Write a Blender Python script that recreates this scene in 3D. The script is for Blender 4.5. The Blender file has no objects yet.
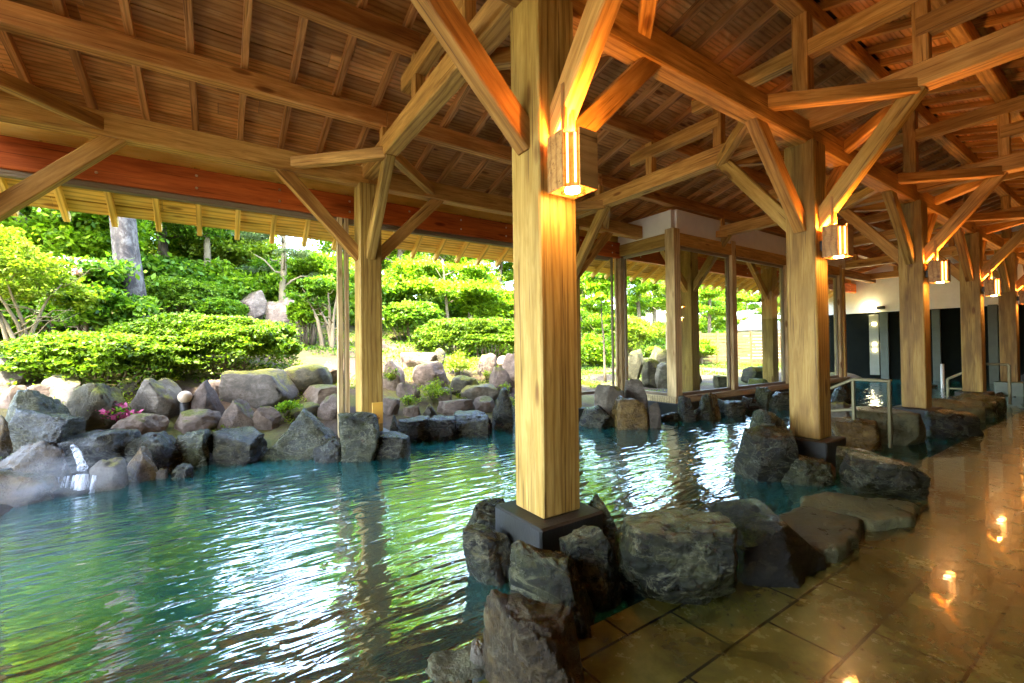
import bpy, bmesh, math, random
import numpy as np
from mathutils import Vector, Matrix, noise
R=random.Random(7)
S=bpy.context.scene
COL=S.collection
FLOOR=.12; WATER=.08

# ------------------------------------------------------------------ camera
F=438.7; YAW=.5898; PIT=.0125; ROL=-.0125
fw=Vector((math.sin(YAW)*math.cos(PIT),math.cos(YAW)*math.cos(PIT),math.sin(PIT)))
r0=Vector((math.cos(YAW),-math.sin(YAW),0)); u0=r0.cross(fw)
rt=r0*math.cos(ROL)+u0*math.sin(ROL); up=-r0*math.sin(ROL)+u0*math.cos(ROL)
CAM=Vector((0,0,1.4))
cd=bpy.data.cameras.new('camera'); cam=bpy.data.objects.new('camera',cd); COL.objects.link(cam)
cam.matrix_world=Matrix((( rt.x,up.x,-fw.x,CAM.x),(rt.y,up.y,-fw.y,CAM.y),(rt.z,up.z,-fw.z,CAM.z),(0,0,0,1)))
cd.sensor_width=36; cd.lens=36*F/1024; cd.clip_end=2000; cd.clip_start=.02
S.camera=cam
FH=Vector((math.sin(YAW),math.cos(YAW),0))
def ray(px,py): return fw+rt*((px-512)/F)-up*((py-341.5)/F)
def onY(px,py,Y): d=ray(px,py); return CAM+d*(Y/d.y)
def onX(px,py,X): d=ray(px,py); return CAM+d*(X/d.x)
def onH(px,py,h): d=ray(px,py); return CAM+d*((h-CAM.z)/d.z)
def onZ(px,py,z): return CAM+ray(px,py)*z

# ------------------------------------------------------------------ materials
def newmat(n):
    m=bpy.data.materials.new(n); m.use_nodes=True; nt=m.node_tree; nt.nodes.clear()
    o=nt.nodes.new('ShaderNodeOutputMaterial'); b=nt.nodes.new('ShaderNodeBsdfPrincipled')
    nt.links.new(b.outputs[0],o.inputs[0]); return m,nt,b,o
def N(nt,t,**k):
    n=nt.nodes.new(t)
    for a,v in k.items():
        if a.startswith('i_'):
            kk=a[2:]; n.inputs[int(kk) if kk.isdigit() else kk.replace('_',' ')].default_value=v
        else: setattr(n,a,v)
    return n
def ramp(nt,fac,stops,interp='LINEAR'):
    r=N(nt,'ShaderNodeValToRGB'); e=r.color_ramp; e.interpolation=interp
    while len(e.elements)<len(stops): e.elements.new(.5)
    for el,(p,c) in zip(e.elements,stops): el.position=p; el.color=(*c,1) if len(c)==3 else c
    nt.links.new(fac,r.inputs[0]); return r
def mixc(nt,fac,a,b,mode='MIX'):
    m=N(nt,'ShaderNodeMix',data_type='RGBA',blend_type=mode)
    for s,v in ((0,fac),(6,a),(7,b)):
        if hasattr(v,'is_linked') or hasattr(v,'links'): nt.links.new(v,m.inputs[s])
        else: m.inputs[s].default_value=v if s==0 else (*v,1)
    return m.outputs[2]
def bump(nt,b,h,st,dist=.01):
    n=N(nt,'ShaderNodeBump'); n.inputs['Strength'].default_value=st; n.inputs['Distance'].default_value=dist
    nt.links.new(h,n.inputs['Height']); nt.links.new(n.outputs[0],b.inputs['Normal']); return n
def coords(nt,scale,rand=True,loc=None):
    tc=N(nt,'ShaderNodeTexCoord'); mp=N(nt,'ShaderNodeMapping'); mp.inputs['Scale'].default_value=scale
    nt.links.new(tc.outputs['Object'],mp.inputs[0])
    if rand:
        oi=N(nt,'ShaderNodeObjectInfo'); ml=N(nt,'ShaderNodeMath',operation='MULTIPLY',i_1=57.0)
        nt.links.new(oi.outputs['Random'],ml.inputs[0]); nt.links.new(ml.outputs[0],mp.inputs['Location'])
    return mp.outputs[0]
def noise_n(nt,vec,sc,det=5,rough=.6,dist=0):
    n=N(nt,'ShaderNodeTexNoise'); n.inputs['Scale'].default_value=sc; n.inputs['Detail'].default_value=det
    n.inputs['Roughness'].default_value=rough; n.inputs['Distortion'].default_value=dist
    nt.links.new(vec,n.inputs['Vector']); return n.outputs[0]
def wood(name,dark,mid,light,rough=.55,island=False,gs=6,chk=.7):
    m,nt,b,o=newmat(name)
    v=coords(nt,(.5,gs,gs)); g=noise_n(nt,v,5,6,.65,.6)          # long grain
    v2=coords(nt,(.35,2.2,2.2)); w=noise_n(nt,v2,2.2,3,.5,1.0)    # broad figure
    wv=N(nt,'ShaderNodeTexWave'); wv.inputs['Scale'].default_value=2.6; wv.inputs['Distortion'].default_value=5; wv.inputs['Detail'].default_value=2; wv.bands_direction='Y'
    nt.links.new(v2,wv.inputs['Vector'])
    c1=ramp(nt,g,[(.28,dark),(.5,mid),(.72,light)]).outputs[0]
    rings=ramp(nt,wv.outputs[0],[(0,(.58,.5,.42)),(.3,(.95,.93,.9)),(1,(1.05,1.05,1.05))]).outputs[0]
    c2=mixc(nt,.75,c1,rings,'MULTIPLY')
    blot=ramp(nt,w,[(.3,(.66,.6,.52)),(.6,(1.06,1.04,1))]).outputs[0]
    c3=mixc(nt,.8,c2,blot,'MULTIPLY')
    vk=coords(nt,(1.6,5.5,5.5)); vo=N(nt,'ShaderNodeTexVoronoi'); vo.inputs['Scale'].default_value=.75; nt.links.new(vk,vo.inputs['Vector'])
    kn=ramp(nt,vo.outputs['Distance'],[(0,(.18,.1,.05)),(.09,(.4,.25,.14)),(.14,(1,1,1))]).outputs[0]
    c4=mixc(nt,.85,c3,kn,'MULTIPLY')
    # fine drying checks running along the grain
    vc=coords(nt,(.6,26,26)); ck=noise_n(nt,vc,2.4,2,.5,.2); ckr=ramp(nt,ck,[(.31,(.25,.17,.1)),(.37,(1,1,1))]).outputs[0]
    c4=mixc(nt,chk,c4,ckr,'MULTIPLY')
    if island:
        ge=N(nt,'ShaderNodeNewGeometry'); rr=ramp(nt,ge.outputs['Random Per Island'],[(0,(.6,.55,.5)),(.5,(.9,.88,.86)),(1,(1.2,1.15,1.05))]).outputs[0]
    else:
        oi=N(nt,'ShaderNodeObjectInfo'); rr=ramp(nt,oi.outputs['Random'],[(0,(.78,.72,.68)),(.5,(.95,.93,.9)),(1,(1.12,1.12,1.1))]).outputs[0]
    c5=mixc(nt,1,c4,rr,'MULTIPLY')
    nt.links.new(c5,b.inputs['Base Color']); b.inputs['Roughness'].default_value=rough
    b.inputs['Specular IOR Level'].default_value=.3
    bump(nt,b,g,.35,.006)
    return m
M={}
M['column']=wood('column_wood',(.27,.165,.03),(.38,.25,.06),(.5,.36,.11))
M['beam']=wood('beam_wood',(.3,.145,.03),(.5,.27,.065),(.66,.4,.12))
M['rafter']=wood('rafter_wood',(.42,.19,.05),(.64,.31,.1),(.74,.41,.16))
M['red']=wood('red_beam_wood',(.42,.08,.01),(.62,.14,.02),(.72,.19,.035))
M['purlin']=wood('purlin_wood',(.38,.15,.04),(.55,.25,.07),(.7,.38,.13))
M['board']=wood('roof_board_wood',(.46,.19,.05),(.66,.32,.1),(.78,.46,.18),.6,True,1.6,.15)
M['eave']=wood('eave_wood',(.8,.5,.08),(.92,.62,.14),(.95,.7,.22),.6,True,1.8,.15)
M['paleframe']=wood('pale_frame_wood',(.46,.34,.16),(.6,.47,.25),(.7,.57,.33))
def plain(name,c,rough=.5,metal=0,emit=None,est=0,var=0,bmp=0,bs=30):
    m,nt,b,o=newmat(name); b.inputs['Base Color'].default_value=(*c,1); b.inputs['Roughness'].default_value=rough; b.inputs['Metallic'].default_value=metal
    if emit: b.inputs['Emission Color'].default_value=(*emit,1); b.inputs['Emission Strength'].default_value=est
    if var or bmp:
        v=coords(nt,(1,1,1)); n=noise_n(nt,v,bs/6,5,.6)
        if var:
            a=tuple(x*(1-var) for x in c); d=tuple(min(1,x*(1+var)) for x in c)
            nt.links.new(ramp(nt,n,[(.3,a),(.7,d)]).outputs[0],b.inputs['Base Color'])
        if bmp: bump(nt,b,noise_n(nt,v,bs,5,.6),bmp,.01)
    return m
M['plaster']=plain('white_plaster',(.74,.7,.6),.8,var=.06,bmp=.1)
M['fence']=wood('fence_wood',(.08,.045,.015),(.15,.09,.03),(.21,.135,.05))
M['darkpanel']=plain('dark_opening_panel',(.004,.005,.003),.9,var=.3)  # near-black colour stands in for the shade inside openings
M['darkpanel'].node_tree.nodes['Principled BSDF'].inputs['Specular IOR Level'].default_value=.05
M['greenpanel']=plain('grey_green_panel',(.045,.055,.03),.5,var=.2)
M['doorpanel']=plain('pale_grey_panel',(.14,.14,.09),.4,var=.1)
M['rail']=plain('brushed_rail_metal',(.1,.085,.035),.4,.5,var=.1)
M['track']=plain('grey_track_metal',(.22,.16,.1),.5,.2)
M['bolt']=plain('bolt_metal',(.7,.6,.45),.3,.9)
M['pedestal']=plain('dark_pedestal_stone',(.012,.012,.008),.55,var=.4,bmp=.25,bs=60)
M['greenstone']=plain('green_plinth_stone',(.035,.06,.02),.4,var=.3,bmp=.2)
M['blackmetal']=plain('black_painted_metal',(.015,.015,.015),.5)
M['lampdisc']=plain('glowing_lamp_disc',(1,.8,.5),.5,emit=(1,.72,.36),est=3.2)
M['lampslit']=plain('glowing_lamp_tube',(1,.7,.3),.5,emit=(1,.42,.1),est=.5)
M['spotdot']=plain('small_lit_lamp',(1,.9,.7),.5,emit=(1,.85,.5),est=3)
M['globe']=plain('frosted_globe',(.5,.38,.26),.35,var=.05)
M['lantern']=wood('lantern_wood',(.3,.15,.04),(.42,.23,.07),(.5,.3,.1),.4)
M['roofing']=plain('dark_roofing',(.03,.03,.035),.9,var=.3)
M['plaque']=plain('plaque_wood',(.72,.4,.06),.5,var=.12)
M['ink']=plain('dark_red_ink',(.14,.03,.01),.6)

M['rearblock']=plain('dark_rear_light_blocker',(.05,.032,.014),.8,var=.1,bmp=.1)  # very dark so the added rear blocker bounces little light
def rockmat(name,c0,c1,c2,rough,moss=None,mossamt=0,veins=0,vein=None):
    m,nt,b,o=newmat(name)
    v=coords(nt,(1,1,1)); n=noise_n(nt,v,5,8,.68,.4)
    vs=coords(nt,(1.3,1.3,6)); vs=N(nt,'ShaderNodeMapping'); tc=N(nt,'ShaderNodeTexCoord'); nt.links.new(tc.outputs['Object'],vs.inputs[0])
    vs.inputs['Rotation'].default_value=(.5,.7,.3); vs.inputs['Scale'].default_value=(2.2,2.6,6)
    st=noise_n(nt,vs.outputs[0],2.0,5,.6,1.2)
    ad=N(nt,'ShaderNodeMath',operation='ADD'); nt.links.new(n,ad.inputs[0]); 
    ms=N(nt,'ShaderNodeMath',operation='MULTIPLY',i_1=veins); nt.links.new(st,ms.inputs[0]); nt.links.new(ms.outputs[0],ad.inputs[1])
    sc=N(nt,'ShaderNodeMath',operation='DIVIDE',i_1=1+veins); nt.links.new(ad.outputs[0],sc.inputs[0])
    c=ramp(nt,sc.outputs[0],[(.3,c0),(.5,c1),(.68,c2)]).outputs[0]
    oi=N(nt,'ShaderNodeObjectInfo'); rr=ramp(nt,oi.outputs['Random'],[(0,(.7,.68,.7)),(.5,(1,.95,.9)),(1,(1.25,1.2,1.1))]).outputs[0]
    c=mixc(nt,1,c,rr,'MULTIPLY')
    if moss:
        ge=N(nt,'ShaderNodeNewGeometry'); sx=N(nt,'ShaderNodeSeparateXYZ'); nt.links.new(ge.outputs['Normal'],sx.inputs[0])
        nn=noise_n(nt,v,3.2,6,.65,.3); a=N(nt,'ShaderNodeMath',operation='MULTIPLY_ADD',i_1=.35); nt.links.new(sx.outputs[2],a.inputs[0]); nt.links.new(nn,a.inputs[2])
        f=ramp(nt,a.outputs[0],[(max(0,.78-mossamt),(0,0,0)),(min(1,.9-mossamt),(1,1,1))]).outputs[0]
        mc=ramp(nt,noise_n(nt,v,30,3),[(.35,tuple(x*.5 for x in moss)),(.65,moss)]).outputs[0]
        c=mixc(nt,f,c,mc)
    if vein:
        vn=noise_n(nt,vs.outputs[0],.9,6,.62,2.2); va=N(nt,'ShaderNodeMath',operation='SUBTRACT',i_1=.5); nt.links.new(vn,va.inputs[0]); vb=N(nt,'ShaderNodeMath',operation='ABSOLUTE'); nt.links.new(va.outputs[0],vb.inputs[0])
        vm=ramp(nt,vb.outputs[0],[(0,(.8,)*3),(.016,(.12,)*3),(.05,(0,)*3)]).outputs[0]; c=mixc(nt,vm,c,vein)
        sp=ramp(nt,noise_n(nt,v,38,4,.7),[(.62,(0,)*3),(.72,(.55,)*3)]).outputs[0]; c=mixc(nt,sp,c,vein)
    nt.links.new(c,b.inputs['Base Color'])
    rg=ramp(nt,n,[(.3,(rough*.7,)*3),(.7,(min(1,rough*1.5),)*3)]).outputs[0]; nt.links.new(rg,b.inputs['Roughness'])
    hs=N(nt,'ShaderNodeMath',operation='ADD'); n3=noise_n(nt,v,22,7,.7); nt.links.new(n3,hs.inputs[0]); nt.links.new(sc.outputs[0],hs.inputs[1])
    b.inputs['Specular IOR Level'].default_value=.3
    bump(nt,b,hs.outputs[0],.9,.035)
    return m
M['wet']=rockmat('wet_dark_rock',(.0022,.0025,.0006),(.011,.0105,.0035),(.05,.046,.019),.22,moss=(.06,.06,.01),mossamt=-.04,veins=1.0,vein=(.08,.08,.05))
M['fore']=rockmat('foreground_rock',(.0022,.0026,.0007),(.011,.0125,.0035),(.052,.056,.018),.24,moss=(.1,.098,.04),mossamt=.05,veins=1.2,vein=(.12,.115,.06))
M['streak']=rockmat('brown_streaked_rock',(.005,.0035,.001),(.032,.021,.006),(.1,.072,.026),.3,moss=(.1,.085,.03),mossamt=-.02,veins=1.6,vein=(.11,.095,.05))
M['gloss']=rockmat('glossy_black_rock',(.003,.002,.001),(.008,.007,.003),(.04,.036,.015),.12,moss=(.05,.055,.015),mossamt=-.02,veins=.6)
M['green']=rockmat('green_wet_rock',(.005,.006,.001),(.02,.023,.005),(.075,.078,.024),.24,moss=(.07,.08,.015),mossamt=0,veins=1,vein=(.13,.13,.075))
M['brown']=rockmat('brown_wet_rock',(.016,.01,.003),(.08,.05,.012),(.2,.14,.045),.25,moss=(.09,.07,.012),mossamt=0,veins=1.2)
M['dry']=rockmat('dry_pinkish_rock',(.04,.027,.018),(.125,.093,.068),(.26,.21,.165),.8,moss=(.12,.12,.015),mossamt=.02,veins=.5)
M['lichen']=rockmat('lichened_grey_rock',(.03,.026,.016),(.095,.083,.062),(.22,.2,.165),.8,moss=(.2,.18,.025),mossamt=.06,veins=.4)
M['mossy']=rockmat('mossy_rock',(.018,.018,.01),(.06,.055,.03),(.15,.14,.09),.8,moss=(.16,.16,.02),mossamt=.16,veins=.4)
M['slab']=rockmat('olive_flat_slab',(.03,.03,.012),(.085,.084,.035),(.17,.165,.075),.3,veins=.3)

def leafmat(name,a,b_,c,trans=.45,pale=None):
    m,nt,b,o=newmat(name)
    ge=N(nt,'ShaderNodeNewGeometry'); v=coords(nt,(1,1,1)); n=noise_n(nt,v,1.6,3,.6)
    ad=N(nt,'ShaderNodeMath',operation='MULTIPLY_ADD',i_1=.55); nt.links.new(ge.outputs['Random Per Island'],ad.inputs[0])
    mm=N(nt,'ShaderNodeMath',operation='MULTIPLY',i_1=.55); nt.links.new(n,mm.inputs[0]); nt.links.new(mm.outputs[0],ad.inputs[2])
    st=[(.2,a),(.5,b_),(.8,c)]
    if pale: st.append((.9,pale))
    col=ramp(nt,ad.outputs[0],st).outputs[0]
    nt.links.new(col,b.inputs['Base Color']); b.inputs['Roughness'].default_value=.5; b.inputs['Specular IOR Level'].default_value=.25
    t=N(nt,'ShaderNodeBsdfTranslucent'); tcol=mixc(nt,1,col,(1.5,1.7,.7),'MULTIPLY'); nt.links.new(tcol,t.inputs[0])
    mx=N(nt,'ShaderNodeMixShader',i_0=trans); nt.links.new(b.outputs[0],mx.inputs[1]); nt.links.new(t.outputs[0],mx.inputs[2]); nt.links.new(mx.outputs[0],o.inputs[0])
    return m
M['leaf']=leafmat('bright_leaves',(.035,.085,.003),(.11,.2,.005),(.24,.33,.012),.5)
M['leafd']=leafmat('deep_green_leaves',(.018,.055,.004),(.07,.15,.006),(.16,.25,.014),.45)
M['leafy']=leafmat('yellow_green_leaves',(.05,.085,.004),(.13,.185,.008),(.24,.28,.02),.5,(.26,.2,.06))
M['leafaz']=leafmat('azalea_leaves',(.018,.042,.003),(.065,.125,.005),(.16,.235,.013),.4)
M['needle']=leafmat('pine_needles',(.02,.04,.012),(.06,.09,.025),(.13,.16,.055),.3)
M['flowerp']=plain('magenta_petals',(.5,.08,.22),.6,var=.3)
M['flowerw']=plain('pale_pink_petals',(.75,.5,.48),.6,var=.2)
M['bark']=plain('brown_bark',(.12,.085,.05),.9,var=.4,bmp=.8,bs=18)
M['barkpale']=plain('pale_bark',(.17,.125,.06),.85,var=.3,bmp=.5,bs=20)
# mottled trunk
m,nt,b,o=newmat('mottled_grey_bark'); v=coords(nt,(1,1,.6)); n1=noise_n(nt,v,7,6,.7,.5)
nt.links.new(ramp(nt,n1,[(.36,(.012,.008,.005)),(.47,(.03,.02,.013)),(.53,(.06,.048,.035)),(.66,(.11,.095,.08))]).outputs[0],b.inputs['Base Color']); b.inputs['Roughness'].default_value=.85; bump(nt,b,n1,.7,.03); M['mottle']=m
# ground
m,nt,b,o=newmat('moss_and_soil'); tc=N(nt,'ShaderNodeTexCoord'); v=tc.outputs['Object']; n1=noise_n(nt,v,.9,6,.65,.4); n2=noise_n(nt,v,14,6,.7)
c=ramp(nt,n1,[(.38,(.04,.02,.011)),(.48,(.07,.043,.015)),(.56,(.1,.09,.006)),(.7,(.04,.06,.004))]).outputs[0]
c=mixc(nt,.7,c,ramp(nt,n2,[(.3,(.5,.5,.45)),(.7,(1.2,1.2,1.2))]).outputs[0],'MULTIPLY'); nt.links.new(c,b.inputs['Base Color']); b.inputs['Roughness'].default_value=.95; bump(nt,b,n2,.8,.04); M['ground']=m
# tiles
m,nt,b,o=newmat('wet_stone_tiles'); tc=N(nt,'ShaderNodeTexCoord'); v=tc.outputs['Object']
br=N(nt,'ShaderNodeTexBrick'); nt.links.new(v,br.inputs['Vector']); br.offset=.5; br.inputs['Scale'].default_value=1; br.inputs['Brick Width'].default_value=.6; br.inputs['Row Height'].default_value=.3
br.inputs['Mortar Size'].default_value=.007; br.inputs['Mortar Smooth'].default_value=.3; br.inputs['Color1'].default_value=(.6,.6,.6,1); br.inputs['Color2'].default_value=(1,1,1,1); br.inputs['Mortar'].default_value=(.03,.025,.02,1); br.inputs['Bias'].default_value=0
n1=noise_n(nt,v,2.2,7,.65,.6); n2=noise_n(nt,v,9,8,.7,.15); n3=noise_n(nt,v,.55,3,.5)
c=ramp(nt,n1,[(.3,(.045,.041,.008)),(.5,(.115,.102,.018)),(.68,(.17,.155,.035))]).outputs[0]
c=mixc(nt,.85,c,ramp(nt,n2,[(.3,(.6,.58,.5)),(.5,(.92,.92,.88)),(.72,(1.08,1.08,1.0))]).outputs[0],'MULTIPLY')
c=mixc(nt,.9,c,br.outputs['Color'],'MULTIPLY'); nt.links.new(c,b.inputs['Base Color'])
nt.links.new(ramp(nt,n2,[(.35,(.18,)*3),(.65,(.3,)*3)]).outputs[0],b.inputs['Roughness']); b.inputs['IOR'].default_value=1.5
b.inputs['Coat Weight'].default_value=.5; b.inputs['Coat Roughness'].default_value=.035; b.inputs['Coat IOR'].default_value=1.4
a1=N(nt,'ShaderNodeMath',operation='MULTIPLY_ADD',i_1=.6); nt.links.new(br.outputs['Fac'],a1.inputs[0]); a1.inputs[1].default_value=-.6; nt.links.new(n2,a1.inputs[2])
bump(nt,b,a1.outputs[0],.22,.005)
wn=noise_n(nt,v,5,3,.5,.5); cb=N(nt,'ShaderNodeBump'); cb.inputs['Strength'].default_value=.03; cb.inputs['Distance'].default_value=.02; nt.links.new(wn,cb.inputs['Height']); nt.links.new(cb.outputs[0],b.inputs['Coat Normal'])
M['tile']=m
# water
m,nt,b,o=newmat('teal_pool_water'); tc=N(nt,'ShaderNodeTexCoord'); mp=N(nt,'ShaderNodeMapping'); nt.links.new(tc.outputs['Object'],mp.inputs[0])
mp.inputs['Rotation'].default_value=(0,0,YAW-.25); mp.inputs['Scale'].default_value=(2.0,6.0,1)
n1=noise_n(nt,mp.outputs[0],1.5,2,.45,.7); n2=noise_n(nt,tc.outputs['Object'],1.1,3,.5,.4); n4=noise_n(nt,mp.outputs[0],4.0,2,.5,.5)
s1=N(nt,'ShaderNodeMath',operation='MULTIPLY_ADD',i_1=1.2); nt.links.new(n2,s1.inputs[0]); nt.links.new(n1,s1.inputs[2])
s2=N(nt,'ShaderNodeMath',operation='MULTIPLY_ADD',i_1=.16); nt.links.new(n4,s2.inputs[0]); nt.links.new(s1.outputs[0],s2.inputs[2])
bump(nt,b,s2.outputs[0],.8,.016)
nt.links.new(ramp(nt,noise_n(nt,tc.outputs['Object'],.6,3),[(.35,(.002,.035,.03)),(.6,(.006,.09,.085)),(.75,(.015,.14,.15))]).outputs[0],b.inputs['Base Color'])
b.inputs['Roughness'].default_value=.03; b.inputs['IOR'].default_value=4.0; M['water']=m
# falling water
m,nt,b,o=newmat('falling_water'); b.inputs['Base Color'].default_value=(.8,.86,.95,1); b.inputs['Roughness'].default_value=.2
v=coords(nt,(9,9,1.2)); n1=noise_n(nt,v,3,3); tr=N(nt,'ShaderNodeBsdfTransparent'); mx=N(nt,'ShaderNodeMixShader'); nt.links.new(ramp(nt,n1,[(.38,(.05,)*3),(.62,(.75,)*3)]).outputs[0],mx.inputs[0]); nt.links.new(tr.outputs[0],mx.inputs[1]); nt.links.new(b.outputs[0],mx.inputs[2]); nt.links.new(mx.outputs[0],o.inputs[0]); M['fall']=m
# pane glass
m,nt,b,o=newmat('window_glass'); gl=N(nt,'ShaderNodeBsdfGlossy'); gl.inputs['Roughness'].default_value=.01; tr=N(nt,'ShaderNodeBsdfTransparent'); tr.inputs[0].default_value=(.93,.96,.94,1)
fr=N(nt,'ShaderNodeLayerWeight',i_0=.5); pw=N(nt,'ShaderNodeMath',operation='POWER',i_1=4.0); nt.links.new(fr.outputs[1],pw.inputs[0]); fa=N(nt,'ShaderNodeMath',operation='MULTIPLY_ADD',i_1=.6,i_2=.03); nt.links.new(pw.outputs[0],fa.inputs[0]); mx=N(nt,'ShaderNodeMixShader'); nt.links.new(fa.outputs[0],mx.inputs[0]); nt.links.new(tr.outputs[0],mx.inputs[1]); nt.links.new(gl.outputs[0],mx.inputs[2]); nt.links.new(mx.outputs[0],o.inputs[0]); M['glass']=m

# ------------------------------------------------------------------ helpers
def link(name,me,mat,parent=None,loc=None,smooth=False):
    o=bpy.data.objects.new(name,me); COL.objects.link(o)
    if mat: me.materials.append(mat)
    if parent: o.parent=parent
    if loc is not None: o.location=loc
    if smooth: me.polygons.foreach_set('use_smooth',[True]*len(me.polygons))
    return o
def tag(o,label,cat,group=None,kind=None):
    if label: o['label']=label
    if cat: o['category']=cat
    if group: o['group']=group
    if kind: o['kind']=kind
    return o
def empty(name,loc,label,cat,group=None):
    o=bpy.data.objects.new(name,None); COL.objects.link(o); o.location=loc; o.empty_display_size=.1
    return tag(o,label,cat,group)
def boxmesh(l,w,h,bev=.006,seg=1):
    bm=bmesh.new(); bmesh.ops.create_cube(bm,size=1); bmesh.ops.scale(bm,vec=(l,w,h),verts=bm.verts)
    if bev: bmesh.ops.bevel(bm,geom=list(bm.edges),offset=min(bev,.3*min(l,w,h)),segments=seg,affect='EDGES')
    me=bpy.data.meshes.new('m'); bm.to_mesh(me); bm.free(); return me
def beam(name,p0,p1,w,h,mat,parent,bev=.006,upv=(0,0,1)):
    p0=Vector(p0);p1=Vector(p1); d=p1-p0; L=d.length; x=d/L
    z=Vector(upv)
    if abs(x.dot(z))>.98: z=Vector((0,1,0))
    y=z.cross(x).normalized(); z=x.cross(y)
    o=link(name,boxmesh(L,w,h,bev),mat,parent); mid=(p0+p1)/2
    o.matrix_basis=Matrix(((x.x,y.x,z.x,mid.x),(x.y,y.y,z.y,mid.y),(x.z,y.z,z.z,mid.z),(0,0,0,1)))
    return o
def adopt(ch,par):
    mc=ch.matrix_basis.copy(); mp=par.matrix_basis.copy(); ch.parent=par; ch.matrix_basis=mp.inverted()@mc
def box(name,a,b,mat,parent=None,bev=.004):
    a=Vector(a);b=Vector(b); c=(a+b)/2
    me=boxmesh(abs(b.x-a.x),abs(b.y-a.y),abs(b.z-a.z),bev)
    return link(name,me,mat,parent,c)
def multibox(name,boxes,mat,parent=None,loc=(0,0,0)):
    vs=[];fs=[]
    for (m4,l,w,h) in boxes:
        k=len(vs)
        for sx in(-.5,.5):
            for sy in(-.5,.5):
                for sz in(-.5,.5): vs.append(m4@Vector((sx*l,sy*w,sz*h)))
        for q in((0,1,3,2),(4,6,7,5),(0,4,5,1),(2,3,7,6),(0,2,6,4),(1,5,7,3)): fs.append([k+i for i in q])
    me=bpy.data.meshes.new('m'); me.from_pydata(vs,[],fs); me.update(); return link(name,me,mat,parent,loc)
def tube(name,pts,rads,mat,parent=None,loc=(0,0,0),n=9,wob=0,seed=0):
    pts=[Vector(p) for p in pts]; vs=[];fs=[]
    for i,p in enumerate(pts):
        t=(pts[min(i+1,len(pts)-1)]-pts[max(i-1,0)]).normalized()
        a=t.cross(Vector((.31,.95,.1))).normalized(); b=t.cross(a)
        for j in range(n):
            an=2*math.pi*j/n; q=p+(a*math.cos(an)+b*math.sin(an))*rads[i]*(1+wob*noise.noise(Vector((an*1.3,i*.7,seed))))
            vs.append(q)
    for i in range(len(pts)-1):
        for j in range(n): fs.append([i*n+j,i*n+(j+1)%n,(i+1)*n+(j+1)%n,(i+1)*n+j])
    fs.append(list(range(n))[::-1]); fs.append([(len(pts)-1)*n+j for j in range(n)])
    me=bpy.data.meshes.new('m'); me.from_pydata(vs,[],fs); me.update(); return link(name,me,mat,parent,loc,True)
def join_tubes(name,specs,mat,parent,loc=(0,0,0),n=7):
    bm=bmesh.new()
    for pts,rads in specs:
        o=tube('tmp',pts,rads,None,n=n,wob=.25,seed=R.random()*9); me=o.data; bm.from_mesh(me); bpy.data.objects.remove(o); bpy.data.meshes.remove(me)
    me=bpy.data.meshes.new('m'); bm.to_mesh(me); bm.free(); return link(name,me,mat,parent,loc,True)

# ------------------------------------------------------------------ terrain
TP=[(-.5,-.8),(0,0),(.4,.2),(1.2,.42),(2.2,.82),(3.6,1.15),(5.6,1.5),(7.6,2.0),(13.6,3.2),(34,8),(80,16),(400,20)]
def T1(d):
    if d<=TP[0][0]: return TP[0][1]
    for (a,ha),(b,hb) in zip(TP,TP[1:]):
        if d<=b: return ha+(hb-ha)*(d-a)/(b-a)
    return TP[-1][1]
def terr(x,y):
    d=y-6.2
    if x<-1.0 and y>-2: d=max(d,min(.9,(-1.3-x)))
    h=T1(d)
    k=min(1,max(0,(x-4.5)/4)); k=k*k*(3-2*k)
    h2=min(h,.25+.02*max(0,d)) if d<14 else min(h,.53+(d-14)*.15)
    h=h*(1-k)+h2*k
    if y<-6: h=max(h,0.0)
    if d>.2: h+=.12*noise.noise(Vector((x*.6,y*.6,3)))*min(1,d)+.04*noise.noise(Vector((x*2.1,y*2.1,8)))
    return h
def axis(lo,hi,segs):
    a=[];x=lo
    for lim,st in segs:
        while x<lim-1e-6: a.append(x); x+=st
    a.append(hi); return a
gx=axis(-400,400,[(-100,75),(-25,7.5),(-10,1.2),(14,.22),(30,.8),(60,3),(150,20),(400,60)]); gy=axis(-400,400,[(-100,75),(-20,10),(4,2),(13,.2),(30,.7),(60,3),(150,20),(400,60)])
vs=[(x,y,terr(x,y)) for y in gy for x in gx]; nx=len(gx)
fs=[(j*nx+i,j*nx+i+1,(j+1)*nx+i+1,(j+1)*nx+i) for j in range(len(gy)-1) for i in range(nx-1)]
me=bpy.data.meshes.new('m'); me.from_pydata(vs,[],fs); me.update(); o=link('ground',me,M['ground'],smooth=True); tag(o,None,None,kind='structure')
def hit(px,py,lo=3,hi=60):
    d=ray(px,py); z=lo
    while z<hi:
        p=CAM+d*z
        if p.z<=terr(p.x,p.y): return z
        z+=.05
    return None
# floor, water
o=box('floor',(-9,-9,-.9),(24,1.5,FLOOR),M['tile'],bev=.012); tag(o,None,None,kind='structure')
o=box('water',(-9,1.504,-.3),(26,9.5,WATER),M['water'],bev=0); tag(o,None,None,kind='structure')

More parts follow.
